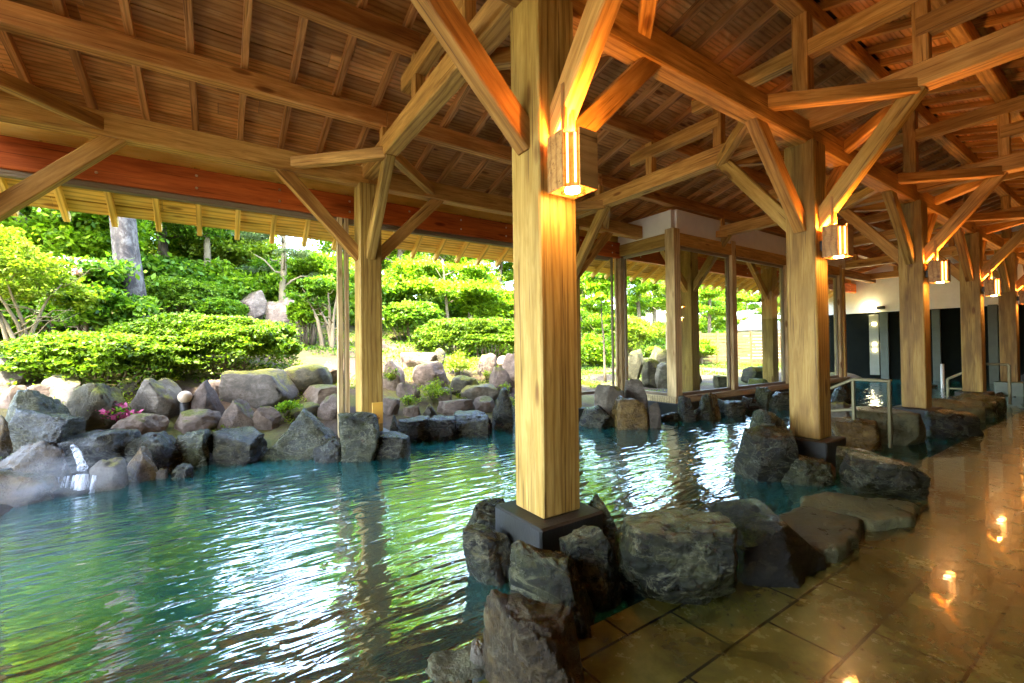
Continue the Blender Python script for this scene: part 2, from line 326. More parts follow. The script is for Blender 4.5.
# ------------------------------------------------------------------ pavilion
XC=[1.681+3.573*k for k in range(-2,7)]   # frames
YA=2.139; YB=5.98; YC=2*YA-YB
CW=.286; HX=3.5; HT=3.66
pav=empty('bathhouse_pavilion',(0,0,0),'open timber bathhouse with heavy squared posts and a gabled rafter roof over the pool','pavilion')
def roofz(Y): return 4.28+.27*(5.2-(Y if Y>=YA else 2*YA-Y))   # rafter underside
def column(x,y,ped=True,hp=.41,pm='pedestal'):
    c=beam('column',(x,y,hp),(x,y,HX+(.09 if y==YB else .02)),CW,CW,M['column'],pav,.01)
    if ped:
        p=box('plinth',(x-.24,y-.24,-.3),(x+.24,y+.24,hp-.001),M[pm],None,.012)
        adopt(p,c)
    return c
def brace(x,y,dx,dy,z0=2.56,reach=1.0):
    r=reach
    if dy: return beam('brace',(x,y+dy*.08,2.62),(x,y+dy*.93,3.7),.115,.15,M['beam'] if R.random()<.5 else M['column'],pav,.008)
    o=beam('brace',(x+dx*.1,y+dy*.1,z0+.06),(x+dx*(r+.06),y+dy*(r+.06),HX+(.13 if y==YB else .06)),.115,.15,M['beam'] if R.random()<.6 else M['column'],pav,.008)
for k,x in enumerate(XC[1:]):
    kk=k-1
    for row,y in (('A',YA),('B',YB)):
        if row=='A' or kk in(-1,0,1,2,3):
            column(x,y,True,.41 if row=='A' else .3,'greenstone' if (row=='A' and kk==4) else 'pedestal')
            brace(x,y,1,0); brace(x,y,-1,0); brace(x,y,0,-1)
            if row=='A': brace(x,y,0,1)
            # flat corner braces at tie level
            for sx in(-1,1):
                for sy in((-1,1) if row=='A' else (-1,)):
                    beam('corner_brace',(x+sx*.03,y+sy*.93,HX+.19),(x+sx*.93,y+sy*.03,HX+.19),.1,.13,M['beam'],pav,.008)
    column(x,YC,False,.12)
    # main tie beam with post-and-beam tiers above
    beam('tie_beam',(x,YC-.3,HT+.11),(x,YB+.35,HT+.11),.17,.22,M['beam'],pav,.012)
    beam('king_post',(x,YA,HT+.21),(x,YA,roofz(YA)-.18),.15,.15,M['beam'],pav)
    for s in(1,-1):
        for dd,ztop in ((.96,4.64),(2.01,4.36),(3.06,4.08)):
            beam('strut',(x,YA+s*dd,HT+.21),(x,YA+s*dd,ztop),.11,.11,M['beam'],pav)
        beam('tier_beam',(x,YA+s*.93,4.21),(x,YA+s*2.35,4.21),.12,.17,M['beam'],pav)
    beam('collar_beam',(x,YA-1.3,4.53),(x,YA+1.3,4.53),.13,.17,M['beam'],pav)
X0,X1=XC[0]-1,20.1
for y in (YA,YB,YC):
    for a,b in zip(XC,XC[1:]):
        if a>X1: continue
        zr=HX+.125+(.075 if y==YB else 0)
        beam('ring_beam',(a,y,zr),(min(b,X1),y,zr),.17,.25,M['beam'],pav,.012)
PU=[(5.2,4.04),(4.15,4.34),(3.1,4.63)]
for i,(y,z) in enumerate(PU):
    for a,b in zip(XC,XC[1:]):
        b=min(b,X1)
        beam('purlin',(a,y,z+.1),(b,y,z+.1),.14,.2,M['purlin'] ,pav,.01)
        beam('purlin',(a,2*YA-y,z+.1),(b,2*YA-y,z+.1),.14,.2,M['beam'],pav,.01)
beam('ridge_beam',(X0,YA,roofz(YA)-.09),(X1,YA,roofz(YA)-.09),.15,.2,M['beam'],pav,.01)
YO=6.56
beam('eave_beam',(X0,YO,3.44),(X1+1,YO,3.44),.12,.33,M['red'],pav,.008)
box('frieze_board',(X0,YO+.085,3.5),(X1,YO+.11,3.96),M['eave'],pav)
o=box('sliding_door_track',(X0,YO-.02,3.235),(6.9,YO+.08,3.274),M['track'],pav)
o=multibox('track_lip',[(Matrix.Translation((0.5*(X0+6.9),YO+.03+s*.035,3.224)),6.9-X0,.014,.03) for s in(-1,0,1)],M['track'],pav)
rx=-.2136; SP=.4466
nb=[];restb=[]
for n in range(-12,46):
    x=rx+n*SP
    if x>X1: break
    s1=((x,YA+.02,roofz(YA)+.045),(x,YO+.2,roofz(YO+.2)+.045)); s2=((x,YA-.02,roofz(YA)+.045),(x,YC-1.4,roofz(YC-1.4)+.045))
    for side,(a,b) in enumerate((s1,s2)):
        if (side==0 and x>-3.2) or (side==1 and x>4.2): beam('rafter',a,b,.065,.09,M['rafter'] if side==0 else M['beam'],pav,.004)
        else: restb.append((a,b))
    a=(x,YO+.06,3.6+.03); b=(x,7.58,3.6-.6*(7.58-6.62)+.03)
    if x>-3.4: beam('eave_rafter',a,b,.06,.09,M['eave'],pav,.004)
    if x>-3.4 and n%2==0: # bolts through the red beam
        nb.append(x)
bx=[]
for a,b in restb:
    a=Vector(a);b=Vector(b); d=(b-a); L=d.length; X=d/L; Y=Vector((0,0,1)).cross(X).normalized(); Z=X.cross(Y); mid=(a+b)/2
    bx.append((Matrix(((X.x,Y.x,Z.x,mid.x),(X.y,Y.y,Z.y,mid.y),(X.z,Y.z,Z.z,mid.z),(0,0,0,1))),L,.055,.09))
tag(multibox('rafter',bx,M['rafter'],pav),None,None,kind='stuff')
for x in nb:
    for z in(3.37,3.52):
        me=bpy.data.meshes.new('m'); bm=bmesh.new(); bmesh.ops.create_cone(bm,segments=10,radius1=.016,radius2=.012,depth=.014,cap_ends=True,matrix=Matrix.Translation((x,YO-.065,z))@Matrix.Rotation(math.pi/2,4,'X')); bm.to_mesh(me); bm.free(); link('bolt',me,M['bolt'],pav)
def boards(name,ya,yb,zf,mat,bw=.19,xa=X0,xb=X1):
    bs=[]; L=math.hypot(yb-ya,zf(yb)-zf(ya)); n=int(L/bw); ang=math.atan2(zf(yb)-zf(ya),yb-ya)
    for i in range(n):
        t=(i+.5)/n; y=ya+(yb-ya)*t; z=zf(y)
        x=xa-R.random()*2
        while x<xb:
            l=R.uniform(2.2,4.2); e=min(x+l,xb)
            if e-x>.05: bs.append((Matrix.Translation(((x+e)/2,y,z+.1+R.uniform(-.004,.004)))@Matrix.Rotation(ang if yb>ya else ang,4,'X'),e-x-.004,bw-.005+.004*R.random(),.018))
            x=e
    return multibox(name,bs,mat,pav)
boards('roof_boards',YA+.07,YO+.25,lambda y:roofz(y)+.0,M['board'])
boards('roof_boards',YA-.07,YC-1.45,lambda y:roofz(y)+.0,M['board'])
boards('eave_boards',YO+.08,7.52,lambda y:3.6-.6*(y-6.62)-.012,M['eave'])
# outer roofing
def slope(name,ya,za,yb,zb,th,mat):
    d=Vector((0,yb-ya,zb-za)); return beam(name,((X0+X1)/2,ya,za),((X0+X1)/2,yb,zb),X1-X0+.4,th,mat,pav)
slope('roofing',YA-.12,roofz(YA)+.18,YO+.3,roofz(YO+.3)+.18,.08,M['roofing'])
slope('roofing',YA+.12,roofz(YA)+.181,YC-1.5,roofz(YC-1.5)+.181,.08,M['roofing'])
slope('roofing',YO+.2,3.6+.14,7.58,3.6-.6*.96+.16,.05,M['roofing'])
# left-hand jamb post beside the first garden-side column
for dx,w in((-.24,.07),(-.15,.06)):
    beam('door_post',(1.681+dx,YO,.1),(1.681+dx,YO,3.28),w,.09,M['paleframe'],pav)

# added unseen wall behind the camera, closes off daylight from the rear
box('wall',(-6,YC-.3,-.1),(X1,YC-.12,roofz(YC)+.05),M['rearblock'],pav)
# glazed bay
GX,GY=7.23,5.24
zs=.42; zt=3.3
def post(x,y,w=.19,zb=zs,zt_=3.62,mat='paleframe'): return beam('glazing_post',(x,y,zb),(x,y,zt_),w,w,M[mat],pav,.008)
post(GX,GY,.2); post(GX,YO,.12); post(GX+.14,YO,.07); post(GX-.11,YO+.02,.06)
gp=[GX]+[onY(px,350,GY).x for px in (732,786,839)]
for x in gp[1:]: post(x,GY,.17)
post(gp[-1]+.35,GY,.1,mat='beam')
def window(a,b):
    a=Vector(a);b=Vector(b); d=(b-a).normalized(); nrm=Vector((-d.y,d.x,0))
    w=beam('window',a+d*.1+Vector((0,0,zt-.02)),b-d*.1+Vector((0,0,zt-.02)),.05,.06,M['track'],pav)
    
    p=beam('frame',a+d*.1+Vector((0,0,zs+.03)),b-d*.1+Vector((0,0,zs+.03)),.05,.06,M['track'],None); adopt(p,w)
    for q in(a+d*.125,b-d*.125):
        p=beam('frame',q+Vector((0,0,zs+.06)),q+Vector((0,0,zt-.05)),.04,.05,M['track'],None); adopt(p,w)
    p=beam('pane',a+d*.15+Vector((0,0,(zs+zt)/2)),b-d*.15+Vector((0,0,(zs+zt)/2)),.006,zt-zs-.1,M['glass'],None,0); adopt(p,w)
window((GX,YO,0),(GX,GY,0))
for a,b in zip(gp,gp[1:]): window((a,GY,0),(b,GY,0))
window((5.254+.14,YO,0),(GX-.14,YO,0))
beam('header_beam',(GX,YO,3.43),(GX,GY+.1,3.43),.16,.24,M['column'],pav); beam('header_beam',(GX+.1,GY,3.431),(gp[-1],GY,3.431),.16,.24,M['beam'],pav)
box('wall',(GX-.06,GY-.02,3.55),(GX+.06,YO,3.98),M['plaster'],pav); box('wall',(GX+.061,GY-.06,3.552),(gp[-1]+.4,GY+.06,4.0),M['plaster'],pav)
box('sill',(GX-.12,GY-.1,.3),(GX+.1,YO+.1,zs),M['paleframe'],pav); box('sill',(GX+.101,GY-.12,.3),(gp[-1]+.4,GY+.12,zs-.002),M['paleframe'],pav)
box('footing',(GX-.2,GY-.2,-.3),(gp[-1]+.5,GY+.25,.3),M['pedestal'],pav); box('footing',(GX-.201,GY+.2501,-.3),(GX+.2,YO+.2,.299),M['pedestal'],pav)
# end wall
EX=20
ew=box('wall',(EX,-3,2.5),(EX+.2,8.2,5.2),M['plaster'],pav,.01)
box('opening_shade_sheet',(EX+.03,-3,-.2),(EX+.2,8.2,2.499),M['darkpanel'],pav,.01)  # black sheet paints the darkness of the booth openings between the piers
def epanel(name,x0,x1,y0,y1,mat,th=.06,X=EX):
    a=onX(x0,y0,X);b=onX(x1,y1,X); return box(name,(X-th,min(a.y,b.y),min(a.z,b.z)),(X+.029,max(a.y,b.y),max(a.z,b.z)),M[mat],pav,.004)
epanel('stone_pier',880,890,313,388,'greenpanel'); epanel('stone_pier',932,942,310,388,'greenpanel'); epanel('stone_pier',988,1000,305,388,'greenpanel',.09)
epanel('shower_panel',869,880,315,375,'doorpanel',.03)
for px,py in((874,324),(874.5,344),(874.5,350)):
    p=onX(px,py,EX-.05); o=box('spot_lamp',p-Vector((.02,.05,.05)),p+Vector((.02,.05,.05)),M['spotdot'],pav,.015)
p=onX(870,308.5,EX); box('wall_lamp',p-Vector((.14,.1,.07)),p+Vector((-.002,.1,.07)),M['spotdot'],pav,.02); box('lamp_bracket',p+Vector((-.1,-.45,-.06)),p+Vector((-.002,-.2,.06)),M['blackmetal'],pav,.02)
# plaque on first garden-side column
pl=onY(372,420,YB-CW/2); pc=onY(373,405,YB-CW/2)
pq=empty('wooden_plaque',(pl.x+.07,YB-CW/2-.012,.41),'small yellow wooden plaque with a dark mark low on the garden-side post','plaque')
box('board',(-.07,-.01,0),(.07,.01,.28),M['plaque'],pq,.003)
multibox('mark',[(Matrix.Translation((0,-.0125,.075)),.05,.004,.008),(Matrix.Translation((0,-.0125,.075)),.008,.004,.06),(Matrix.Translation((-.013,-.0125,.065))@Matrix.Rotation(.8,4,'Y'),.03,.004,.006),(Matrix.Translation((.013,-.0125,.065))@Matrix.Rotation(-.8,4,'Y'),.03,.004,.006)],M['ink'],pq)

# ------------------------------------------------------------------ lanterns
LL=['square wooden lantern glowing on the nearest post','square wooden lantern on the second post, beside the near handrail','square wooden lantern on the third post','square wooden lantern on the fourth post above the far handrail','square wooden lantern on the fifth post above the green plinth','square wooden lantern on the farthest post']
proto=None
def lantern(x,label):
    e=empty('wall_lantern',(x,1.847,2.26),label,'lantern','square lanterns hung on the posts')
    h=.33
    for (a,b) in (((-.035,-.1),(.1,-.088)),((-.1,.088),(.1,.1)),((-.1,-.035),(-.088,.0875)),((.088,-.0875),(.1,.0875))):
        box('side_panel',(a[0],a[1],0.01),(b[0],b[1],h),M['lantern'],e,.002)
    multibox('frame',[(Matrix.Translation((0,0,z)),.2-.03,.02,.012) for z in(.02,h-.02)]+[(Matrix.Translation((0,0,z+.001)),.02,.17,.012) for z in(.02,h-.02)]+[(Matrix.Translation((-.05,-.05,h/2))@Matrix.Rotation(-math.pi/4,4,'Z'),.12,.008,h-.03)],M['lantern'],e)
    for (a,b) in((-.05,-.08),(-.08,-.05)):
        me=bpy.data.meshes.new('m'); bm=bmesh.new(); bmesh.ops.create_cone(bm,segments=10,radius1=.006,radius2=.006,depth=.27,cap_ends=True,matrix=Matrix.Translation((a,b,h/2))); bm.to_mesh(me); bm.free(); link('light_slit',me,M['lampslit'],e)
    me=bpy.data.meshes.new('m'); bm=bmesh.new(); bmesh.ops.create_cone(bm,segments=24,radius1=.04,radius2=.045,depth=.02,cap_ends=True,matrix=Matrix.Translation((-.01,-.01,.012))); bm.to_mesh(me); bm.free(); link('lamp_disc',me,M['lampdisc'],e)
    beam('hanger',(-.03,0.03,h),(-.03,.03,h+.3),.03,.03,M['lantern'],e); beam('hanger',(.03,0.03,h),(.03,.03,h+.3),.03,.03,M['lantern'],e)
    box('bracket',(-.03,.09,.1),(.03,.15,.2),M['blackmetal'],e)
    for nm,z,pw in(('bulb',h+.0,4.0),('bulb',-.05,.22)):
        ld=bpy.data.lights.new('bulb','POINT'); ld.energy=pw; ld.color=(1,.4,.08); ld.shadow_soft_size=.05
        lo=bpy.data.objects.new(nm,ld); COL.objects.link(lo); lo.parent=e; lo.location=(.02,.02,z) if z>0 else (-.03,-.05,z)
    return e
for k in range(6): lantern(1.66+3.573*k,LL[k])

# ------------------------------------------------------------------ handrails
def rail(label,pts_tubes,base):
    e=empty('handrail',base,label,'handrail'); b=Vector(base)
    for nm,a,c,w in pts_tubes: beam(nm,Vector(a)-b,Vector(c)-b,w,w,M['rail'],e,.008)
X=6.75; y0=onX(889,381,X); y1=onX(853,379,X); ht=y0.z; y2=onX(830,391,X)
rail('near square steel handrail stepping down into the pool behind the second post',[('post',(X,y0.y,FLOOR),(X,y0.y,ht),.04),('post',(X,y1.y,-.2),(X,y1.y,ht),.04),('top_rail',(X,y0.y-.025,ht),(X,y1.y+.01,ht),.042),('sloping_rail',(X,y1.y,ht),(X,y2.y+.25,y2.z-.1),.04),('lower_rail',(X,y1.y,.55),(X,y2.y+.25,.45),.04),('post',(X,y2.y+.25,-.2),(X,y2.y+.25,y2.z-.1),.04)],(X,y0.y,FLOOR))
X=13.2; a=onX(1009,364.5,X); b_=onX(984,365,X); c_=onX(947.5,379,X)
rail('far square steel handrail stepping down into the pool before the fourth post',[('post',(X,a.y,FLOOR),(X,a.y,a.z),.048),('post',(X,b_.y,0),(X,b_.y,a.z),.048),('post',(X,c_.y,-.1),(X,c_.y,c_.z),.048),('top_rail',(X,a.y,a.z),(X,b_.y,a.z),.05),('sloping_rail',(X,b_.y,a.z),(X,c_.y,c_.z),.048),('lower_rail',(X,b_.y,c_.z-.2),(X,c_.y,c_.z-.2),.04)],(X,a.y,FLOOR))
p=onX(942.7,386,17); q=onX(942.7,364,17); e=tube('standing_pipe',[(0,0,-.6),(0,0,q.z-p.z)],[.04,.04],M['plaster'],None,p); tag(e,'short pale upright pipe at the far pool end beside the third post','pipe')

# ------------------------------------------------------------------ rocks
def rock(px0,px1,py0,py1,mode,mat,label,shape='b',depth=.85,sub=4,seed=None,ext=.25,rough=1.0,group=None):
    seed=seed if seed is not None else R.randrange(9999); rr=random.Random(seed)
    xc=(px0+px1)/2
    if mode=='w': d=ray(xc,py1); z0=(WATER-1.4)/d.z
    elif mode=='f': d=ray(xc,py1); z0=(FLOOR-1.4)/d.z
    elif mode=='t': z0=hit(xc,py1) or 12
    else: z0=mode
    w=(px1-px0)/F*z0; zc=z0+w*depth*.32 if not isinstance(mode,(int,float)) else z0
    w=(px1-px0)/F*zc; h=(py1-py0)/F*zc
    top=onZ(xc,py0,zc); bot=onZ(xc,py1,zc)
    if mode in('w','f','t'): 
        g={'w':WATER,'f':FLOOR}.get(mode,bot.z)
    bz=min(bot.z, {'w':WATER,'f':FLOOR}.get(mode,bot.z)) - h*ext
    if mode in('w',) or (isinstance(mode,(int,float)) and py1>400): bz=min(bz,WATER-.25)
    if mode=='f': bz=FLOOR-.06
    if py1<425: q=onZ(xc,py1,zc); bz=min(bz,terr(q.x,q.y)-.12)
    H=top.z-bz; D=max(w*depth,h*.5*depth)
    bm=bmesh.new(); bmesh.ops.create_icosphere(bm,subdivisions=sub,radius=1)
    planes=[]
    for i in range(12 if shape!='r' else 6):
        n=Vector((rr.gauss(0,1),rr.gauss(0,1),rr.gauss(0,.8))).normalized(); planes.append((n,rr.uniform(.52,.82) if shape!='r' else rr.uniform(.7,.9)))
    if shape=='d': planes=[(n,t+.12) for n,t in planes[:9]]+[(Vector((.8,-.1,.6)).normalized(),.62)]
    if shape=='o': planes=[(n,t+.12) for n,t in planes[:11]]+[(Vector((rr.uniform(-.2,.2),rr.uniform(-.2,.1),1)).normalized(),.72)]
    if shape=='f': planes+= [(Vector((rr.uniform(-.12,.12),rr.uniform(-.12,.12),1)).normalized(),.45)]
    if shape=='k': planes+=[(Vector((s*1,rr.uniform(-.15,.15),rr.uniform(0,.2))).normalized(),.62) for s in(-1,1)]+[(Vector((rr.uniform(-.1,.1),-1,.15)).normalized(),.6),(Vector((rr.uniform(-.1,.1),-.1,1)).normalized(),.6)]
    if shape=='p': s=rr.uniform(-.2,.2); planes+=[(Vector((.9,0,.7+s)).normalized(),.6),(Vector((-.9,-.1,.7-s)).normalized(),.6)]
    off=Vector((rr.uniform(-50,50),rr.uniform(-50,50),rr.uniform(-50,50)))
    for v in bm.verts:
        p=v.co.copy(); m=max(abs(p.x),abs(p.y),abs(p.z)); p*=(1/m)**(.55 if shape in'od' else .35)
        for n,t in planes:
            e=p.dot(n)-t
            if e>0: p-=n*e*.93
        nn=noise.fractal(p*1.7+off,.9,2.1,5)*(.06 if shape in'od' else .10)*rough + noise.noise(p*.9+off)*.10
        rg=1-abs(noise.noise(Vector((p.x*2.2,p.y*2.2,p.z*5))+off)); nn-=max(0,rg-.86)*.32*rough
        if sub>5: nn+=.035*noise.noise(Vector((p.x*2,p.y*2,p.z*4+p.x*3))+off)+.012*noise.fractal(p*6+off,.8,2.2,4)
        p*=1+nn; v.co=p
    xs=[v.co.x for v in bm.verts];ys=[v.co.y for v in bm.verts];zz=[v.co.z for v in bm.verts]
    cx,cy=(min(xs)+max(xs))/2,(min(ys)+max(ys))/2; kx=w/(max(xs)-min(xs)); ky=D/(max(ys)-min(ys)); kz=H/(max(zz)-min(zz)); z_=min(zz)
    rot=Matrix((r0,FH,(0,0,1))).transposed()
    for v in bm.verts: v.co=rot@Vector(((v.co.x-cx)*kx,(v.co.y-cy)*ky,(v.co.z-z_)*kz))
    me=bpy.data.meshes.new('m'); bm.to_mesh(me); bm.free()
    base=onZ(xc,(py0+py1)/2,zc); o=link('rock',me,M[mat],None,(base.x,base.y,bz),True)
    tag(o,label,'rock',group); return o
RK=[
# waterfall cluster and far waterline, left to right
(13,70,440,478,4.5,'brown','rounded golden-brown wet boulder left of the trickling water','r'),
(9,68,388,440,5.0,'green','tall dark green pointed rock behind the layered slab above the waterfall','p'),
(23,79,406,437,4.75,'wet','layered dark slab stone sitting above the water spout','f'),
(-30,46,470,520,3.9,'brown','low brown wet boulder at the left frame edge under the mist','r'),
(40,100,482,505,4.2,'wet','dark wet ledge the waterfall breaks over','f'),
(-30,20,415,470,4.7,'brown','tawny wet rock at the far left beside the spout','b'),
(64,129,430,464,4.75,'wet','broad glossy blue-black rock right of the water spout','f'),
(94,127,458,490,'w','lichen','pale rounded stone at the waterline right of the waterfall','r'),
(124,158,447,481,'w','brown','small pointed green and brown stone beside the pale round one','p'),
(129,183,431,473,4.95,'wet','dark humped rock behind the small pointed stone','b'),
(156,169,468,479,'w','lichen','pebble-sized brown stone at the waterline','r'),
(174,193,463,478,'w','wet','small bluish wet stone at the waterline','r'),
(178,210,430,467,'w','green','green angular block left of the wide dark block','k'),
(209,263,428,463,'w','wet','wide dark flat-topped block at the water edge','k'),
(264,342,408,458,'w','green','largest olive boulder with pale veins at the far water edge','p'),
(314,347,438,462,'w','wet','small dark round rock before the largest olive boulder','r'),
(340,381,412,461,'w','green','upright leaning slab stone left of the garden-side post','k'),
(374,411,432,458,'w','wet','low dark block at the foot of the garden-side post','k'),
(386,401,414,434,5.9,'wet','little dark upright stone right of the garden-side post','p'),
(398,431,417,441,'w','wet','first squared kerb stone right of the garden-side post','k'),
(428,456,416,440,'w','wet','second squared kerb stone with a pale edge','k'),
(452,494,411,436,'w','wet','long squared kerb stone left of the tall dark one','k'),
(491,515,387,430,'w','wet','tall dark rounded stone standing left of the near post','r'),
# dry bank, left part
(-12,27,348,386,'t','lichen','large grey boulder at the left edge below the stemmed bush','r'),
(-6,27,385,408,'t','dry','grey-pink stone at the left edge under the large grey boulder','b'),
(24,50,384,402,'t','dry','flat grey stone left of the grey-green one','f'),
(45,90,374,406,'t','lichen','grey-green slanting stone under the left end of the long hedge','b'),
(73,127,382,432,'t','mossy','large moss-yellow boulder behind the magenta flowers','p'),
(117,162,413,438,'t','dry','low pinkish stone right of the magenta flowers','r'),
(131,182,377,418,'t','lichen','tall lichened boulder left of the left garden lamp','p'),
(120,136,378,392,'t','mossy','small mossy stone wedged between the two lichened boulders','b'),
(170,218,409,433,'t','dry','smooth domed pink stone below the left garden lamp','r'),
(190,222,380,420,'t','dry','pyramidal pink-grey stone right of the left garden lamp','p'),
(210,232,379,398,'t','dry','small square stone left of the big flat lichened rock','b'),
(231,297,369,406,'t','lichen','big flat-topped lichened rock at the end of the long hedge','k'),
(222,254,399,431,'t','dry','pale angular stone below the big flat-topped rock','p'),
(252,280,406,431,'t','dry','warm brown stone behind the largest olive boulder','b'),
(283,331,362,394,'t','mossy','brown mossy rock between the flat-topped rock and the garden-side post','r'),
(318,344,360,384,'t','dry','pinkish rock at the left side of the garden-side post','b'),
(299,344,385,409,'t','dry','long lilac-grey stone left of the garden-side post','f'),
(318,344,394,420,'t','dry','purple-grey round stone low beside the garden-side post','r'),
(288,322,402,420,'t','mossy','small mossy stone behind the top of the largest olive boulder','r'),
# bank, middle part
(381,406,358,390,'t','dry','upright lilac stone just right of the garden-side post','b'),
(401,436,352,370,'t','dry','flat pink stone at the top of the middle bank','f'),
(412,450,361,386,'t','dry','round purple-grey boulder in the middle bank','r'),
(430,446,348,368,'t','mossy','small brown stone under the left end of the second hedge','b'),
(477,497,353,376,'t','dry','rounded grey stone under the second hedge','r'),
(448,483,375,396,'t','mossy','brown mossy stone below the leafy plant','r'),
(396,422,382,400,'t','dry','pink stone left of the bright green tuft','b'),
(488,512,366,392,'t','dry','lilac stone below the right garden lamp','b'),
(461,500,384,402,'t','lichen','long tan stone behind the kerb stones','f'),
(437,475,399,416,'t','dry','low rusty pink stone behind the long kerb stone','f'),
(472,495,396,412,'t','dry','tan stone behind the tall dark rounded stone','b'),
(381,400,397,415,'t','dry','purple stone beside the little dark upright stone','f'),
(402,421,405,418,'t','dry','small dark lilac stone behind the first kerb stone','b'),
(421,438,403,418,'t','lichen','small grey pointed stone behind the second kerb stone','p'),
(436,452,387,402,'t','dry','small pinkish stone right of the bright green tuft','r'),
(501,530,353,388,'t','dry','grey stone partly behind the near post under the second hedge','b'),
(231,266,290,319,11.5,'dry','peaked brown boulder on the slope above the long hedge','b'),
(262,297,297,322,11.2,'dry','mottled red-brown boulder on the slope right of the peaked one','b'),
# by the glazed bay
(591,626,384,404,7.5,'lichen','pale grey mossy rock right of the near post outside the pool','o'),
(619,646,378,402,7.9,'lichen','tall grey rock at the foot of the paired glazing posts','o'),
(579,615,406,428,'w','wet','dark split rock at the waterline right of the near post','o'),
(613,646,396,418,7.1,'brown','rusty brown rock at the foot of the glazed bay','o'),
(643,662,401,418,7.1,'lichen','small pointed tan rock left of the glazed corner','o'),
(652,680,411,421,'w','wet','flat wet stone at the waterline below the glazed corner','f'),
(679,695,396,422,'w','wet','dark upright stone at the glazed corner','o'),
(690,718,406,420,'w','wet','low dark stone under the first glazed panel','k'),
(696,711,394,412,7.8,'green','round dark green stone under the first glazed panel','o'),
(707,721,392,410,7.9,'brown','round rusty stone under the first glazed panel','o'),
(714,743,399,416,'w','wet','dark sloping stone below the second glazing post','o'),
(737,763,396,413,8.8,'wet','dark flat stone in the middle of the second glazed panel','k'),
(756,771,387,406,9.0,'green','rounded upright stone near the second post of the row','o'),
(767,792,391,411,8.9,'wet','dark block just left of the second post of the row','k'),
(626,646,349,366,12.5,'mossy','pale cascade rock seen through the narrow glazed side','f'),
(643,671,346,366,12.8,'mossy','broad tan rock seen through the side glass','b'),
(641,661,358,376,11.8,'mossy','dark rock below the tan one seen through the side glass','b'),
(655,673,362,380,11.5,'lichen','grey-green rock seen left of the glazed corner post','r'),
(714,728,375,391,11.5,'mossy','squat dark rock in the garden beyond the first glazed panel','k'),
(690,702,368,384,12.5,'mossy','pink garden stone beyond the first glazed panel','r'),
(742,768,366,382,13,'mossy','flat garden stone beyond the second glazed panel','f'),
(744,776,378,392,12,'mossy','low stepping stone beyond the second glazed panel','f'),
# second post of the row
(742,790,427,474,4.3,'wet','dark round boulder in the water left of the second post','o'),
(752,789,408,440,4.6,'wet','tilted smooth rock behind the dark round boulder by the second post','o'),
(776,826,453,480,4.25,'green','green flat-topped block under the second post','o'),
(827,873,444,478,4.5,'green','pale green stone right of the second post','o'),
(850,915,456,499,'f','wet','black square-shouldered rock on the floor before the near handrail','o'),
(819,834,462,474,4.4,'dry','small pink stone between the blocks under the second post','r'),
(790,850,440,456,4.95,'wet','low dark ledge along the foot of the second post','f'),
# around third post
(855,924,408,430,5.9,'slab','wide olive flat rock in front of the third post','f'),
(832,882,419,442,5.6,'brown','brown flat rock behind the near handrail posts','f'),
(818,856,401,413,7.6,'lichen','pale flat rock beyond the near handrail','f'),
(930,975,398,413,7.4,'slab','long tan flat rock right of the third post','f'),
(922,969,409,430,6.15,'wet','dark rounded block right of the third post foot','k'),
(962,978,405,419,7.8,'wet','little dark stone at the end of the dark rounded block','b'),
(988,1010,392,409,10.5,'wet','black humped rock between the far handrail posts','r'),
(1008,1026,396,411,10.3,'wet','black rock at the right frame edge behind the far handrail','r'),
(828,850,385,400,10,'wet','dark rock with leaves at the foot of the farthest glazing post','r'),
(903,932,384,396,13,'wet','dark stone in the far pool behind the third post','f'),
(948,1003,394,411,7.9,'green','green low stone behind the left end of the far handrail','f'),
# foreground
(616,736,512,607,'f','fore','large ridged olive boulder right of the near post','o'),
(558,621,523,593,2.33,'fore','squat round rock directly at the corner of the near plinth','o'),
(582,622,494,540,2.75,'fore','small peaked rock behind the near plinth','p'),
(462,514,502,550,2.95,'fore','low rounded rock left of the near plinth','o'),
(463,523,526,584,2.58,'fore','ridged rock in the water under the left corner of the near plinth','o'),
(507,612,545,668,2.12,'fore','long pale-topped dark rock slanting down from the near plinth','d'),
(482,587,588,702,1.7,'streak','large upright brown-streaked rock at the bottom of the frame','o'),
(468,493,637,669,1.85,'lichen','small pale stone at the water edge by the large streaked rock','r'),
(425,502,663,700,1.8,'slab','flat pale stone at the bottom frame edge','f'),
(716,816,503,577,'f','gloss','smooth glossy black boulder on the tiles','d'),
]
for r in RK:
    x0,x1,y0,y1,mode,mat,label,sh=r
    big=(x1-x0)>70
    dep={'o':.9,'d':1.1,'f':.8,'k':.75,'p':.7,'r':.85,'b':.8}[sh]
    if isinstance(mode,(int,float)) and mode<3: dep=.9
    rock(x0,x1,y0,y1,mode,mat,label,sh,dep,6 if (y1>500 and x0>400) else (5 if big or y1>430 else 4),seed=int(x0*7+y0*13)%9973,ext=.5 if y1>430 or mode=='t' else .4,rough=.6 if mat=='gloss' else 1)
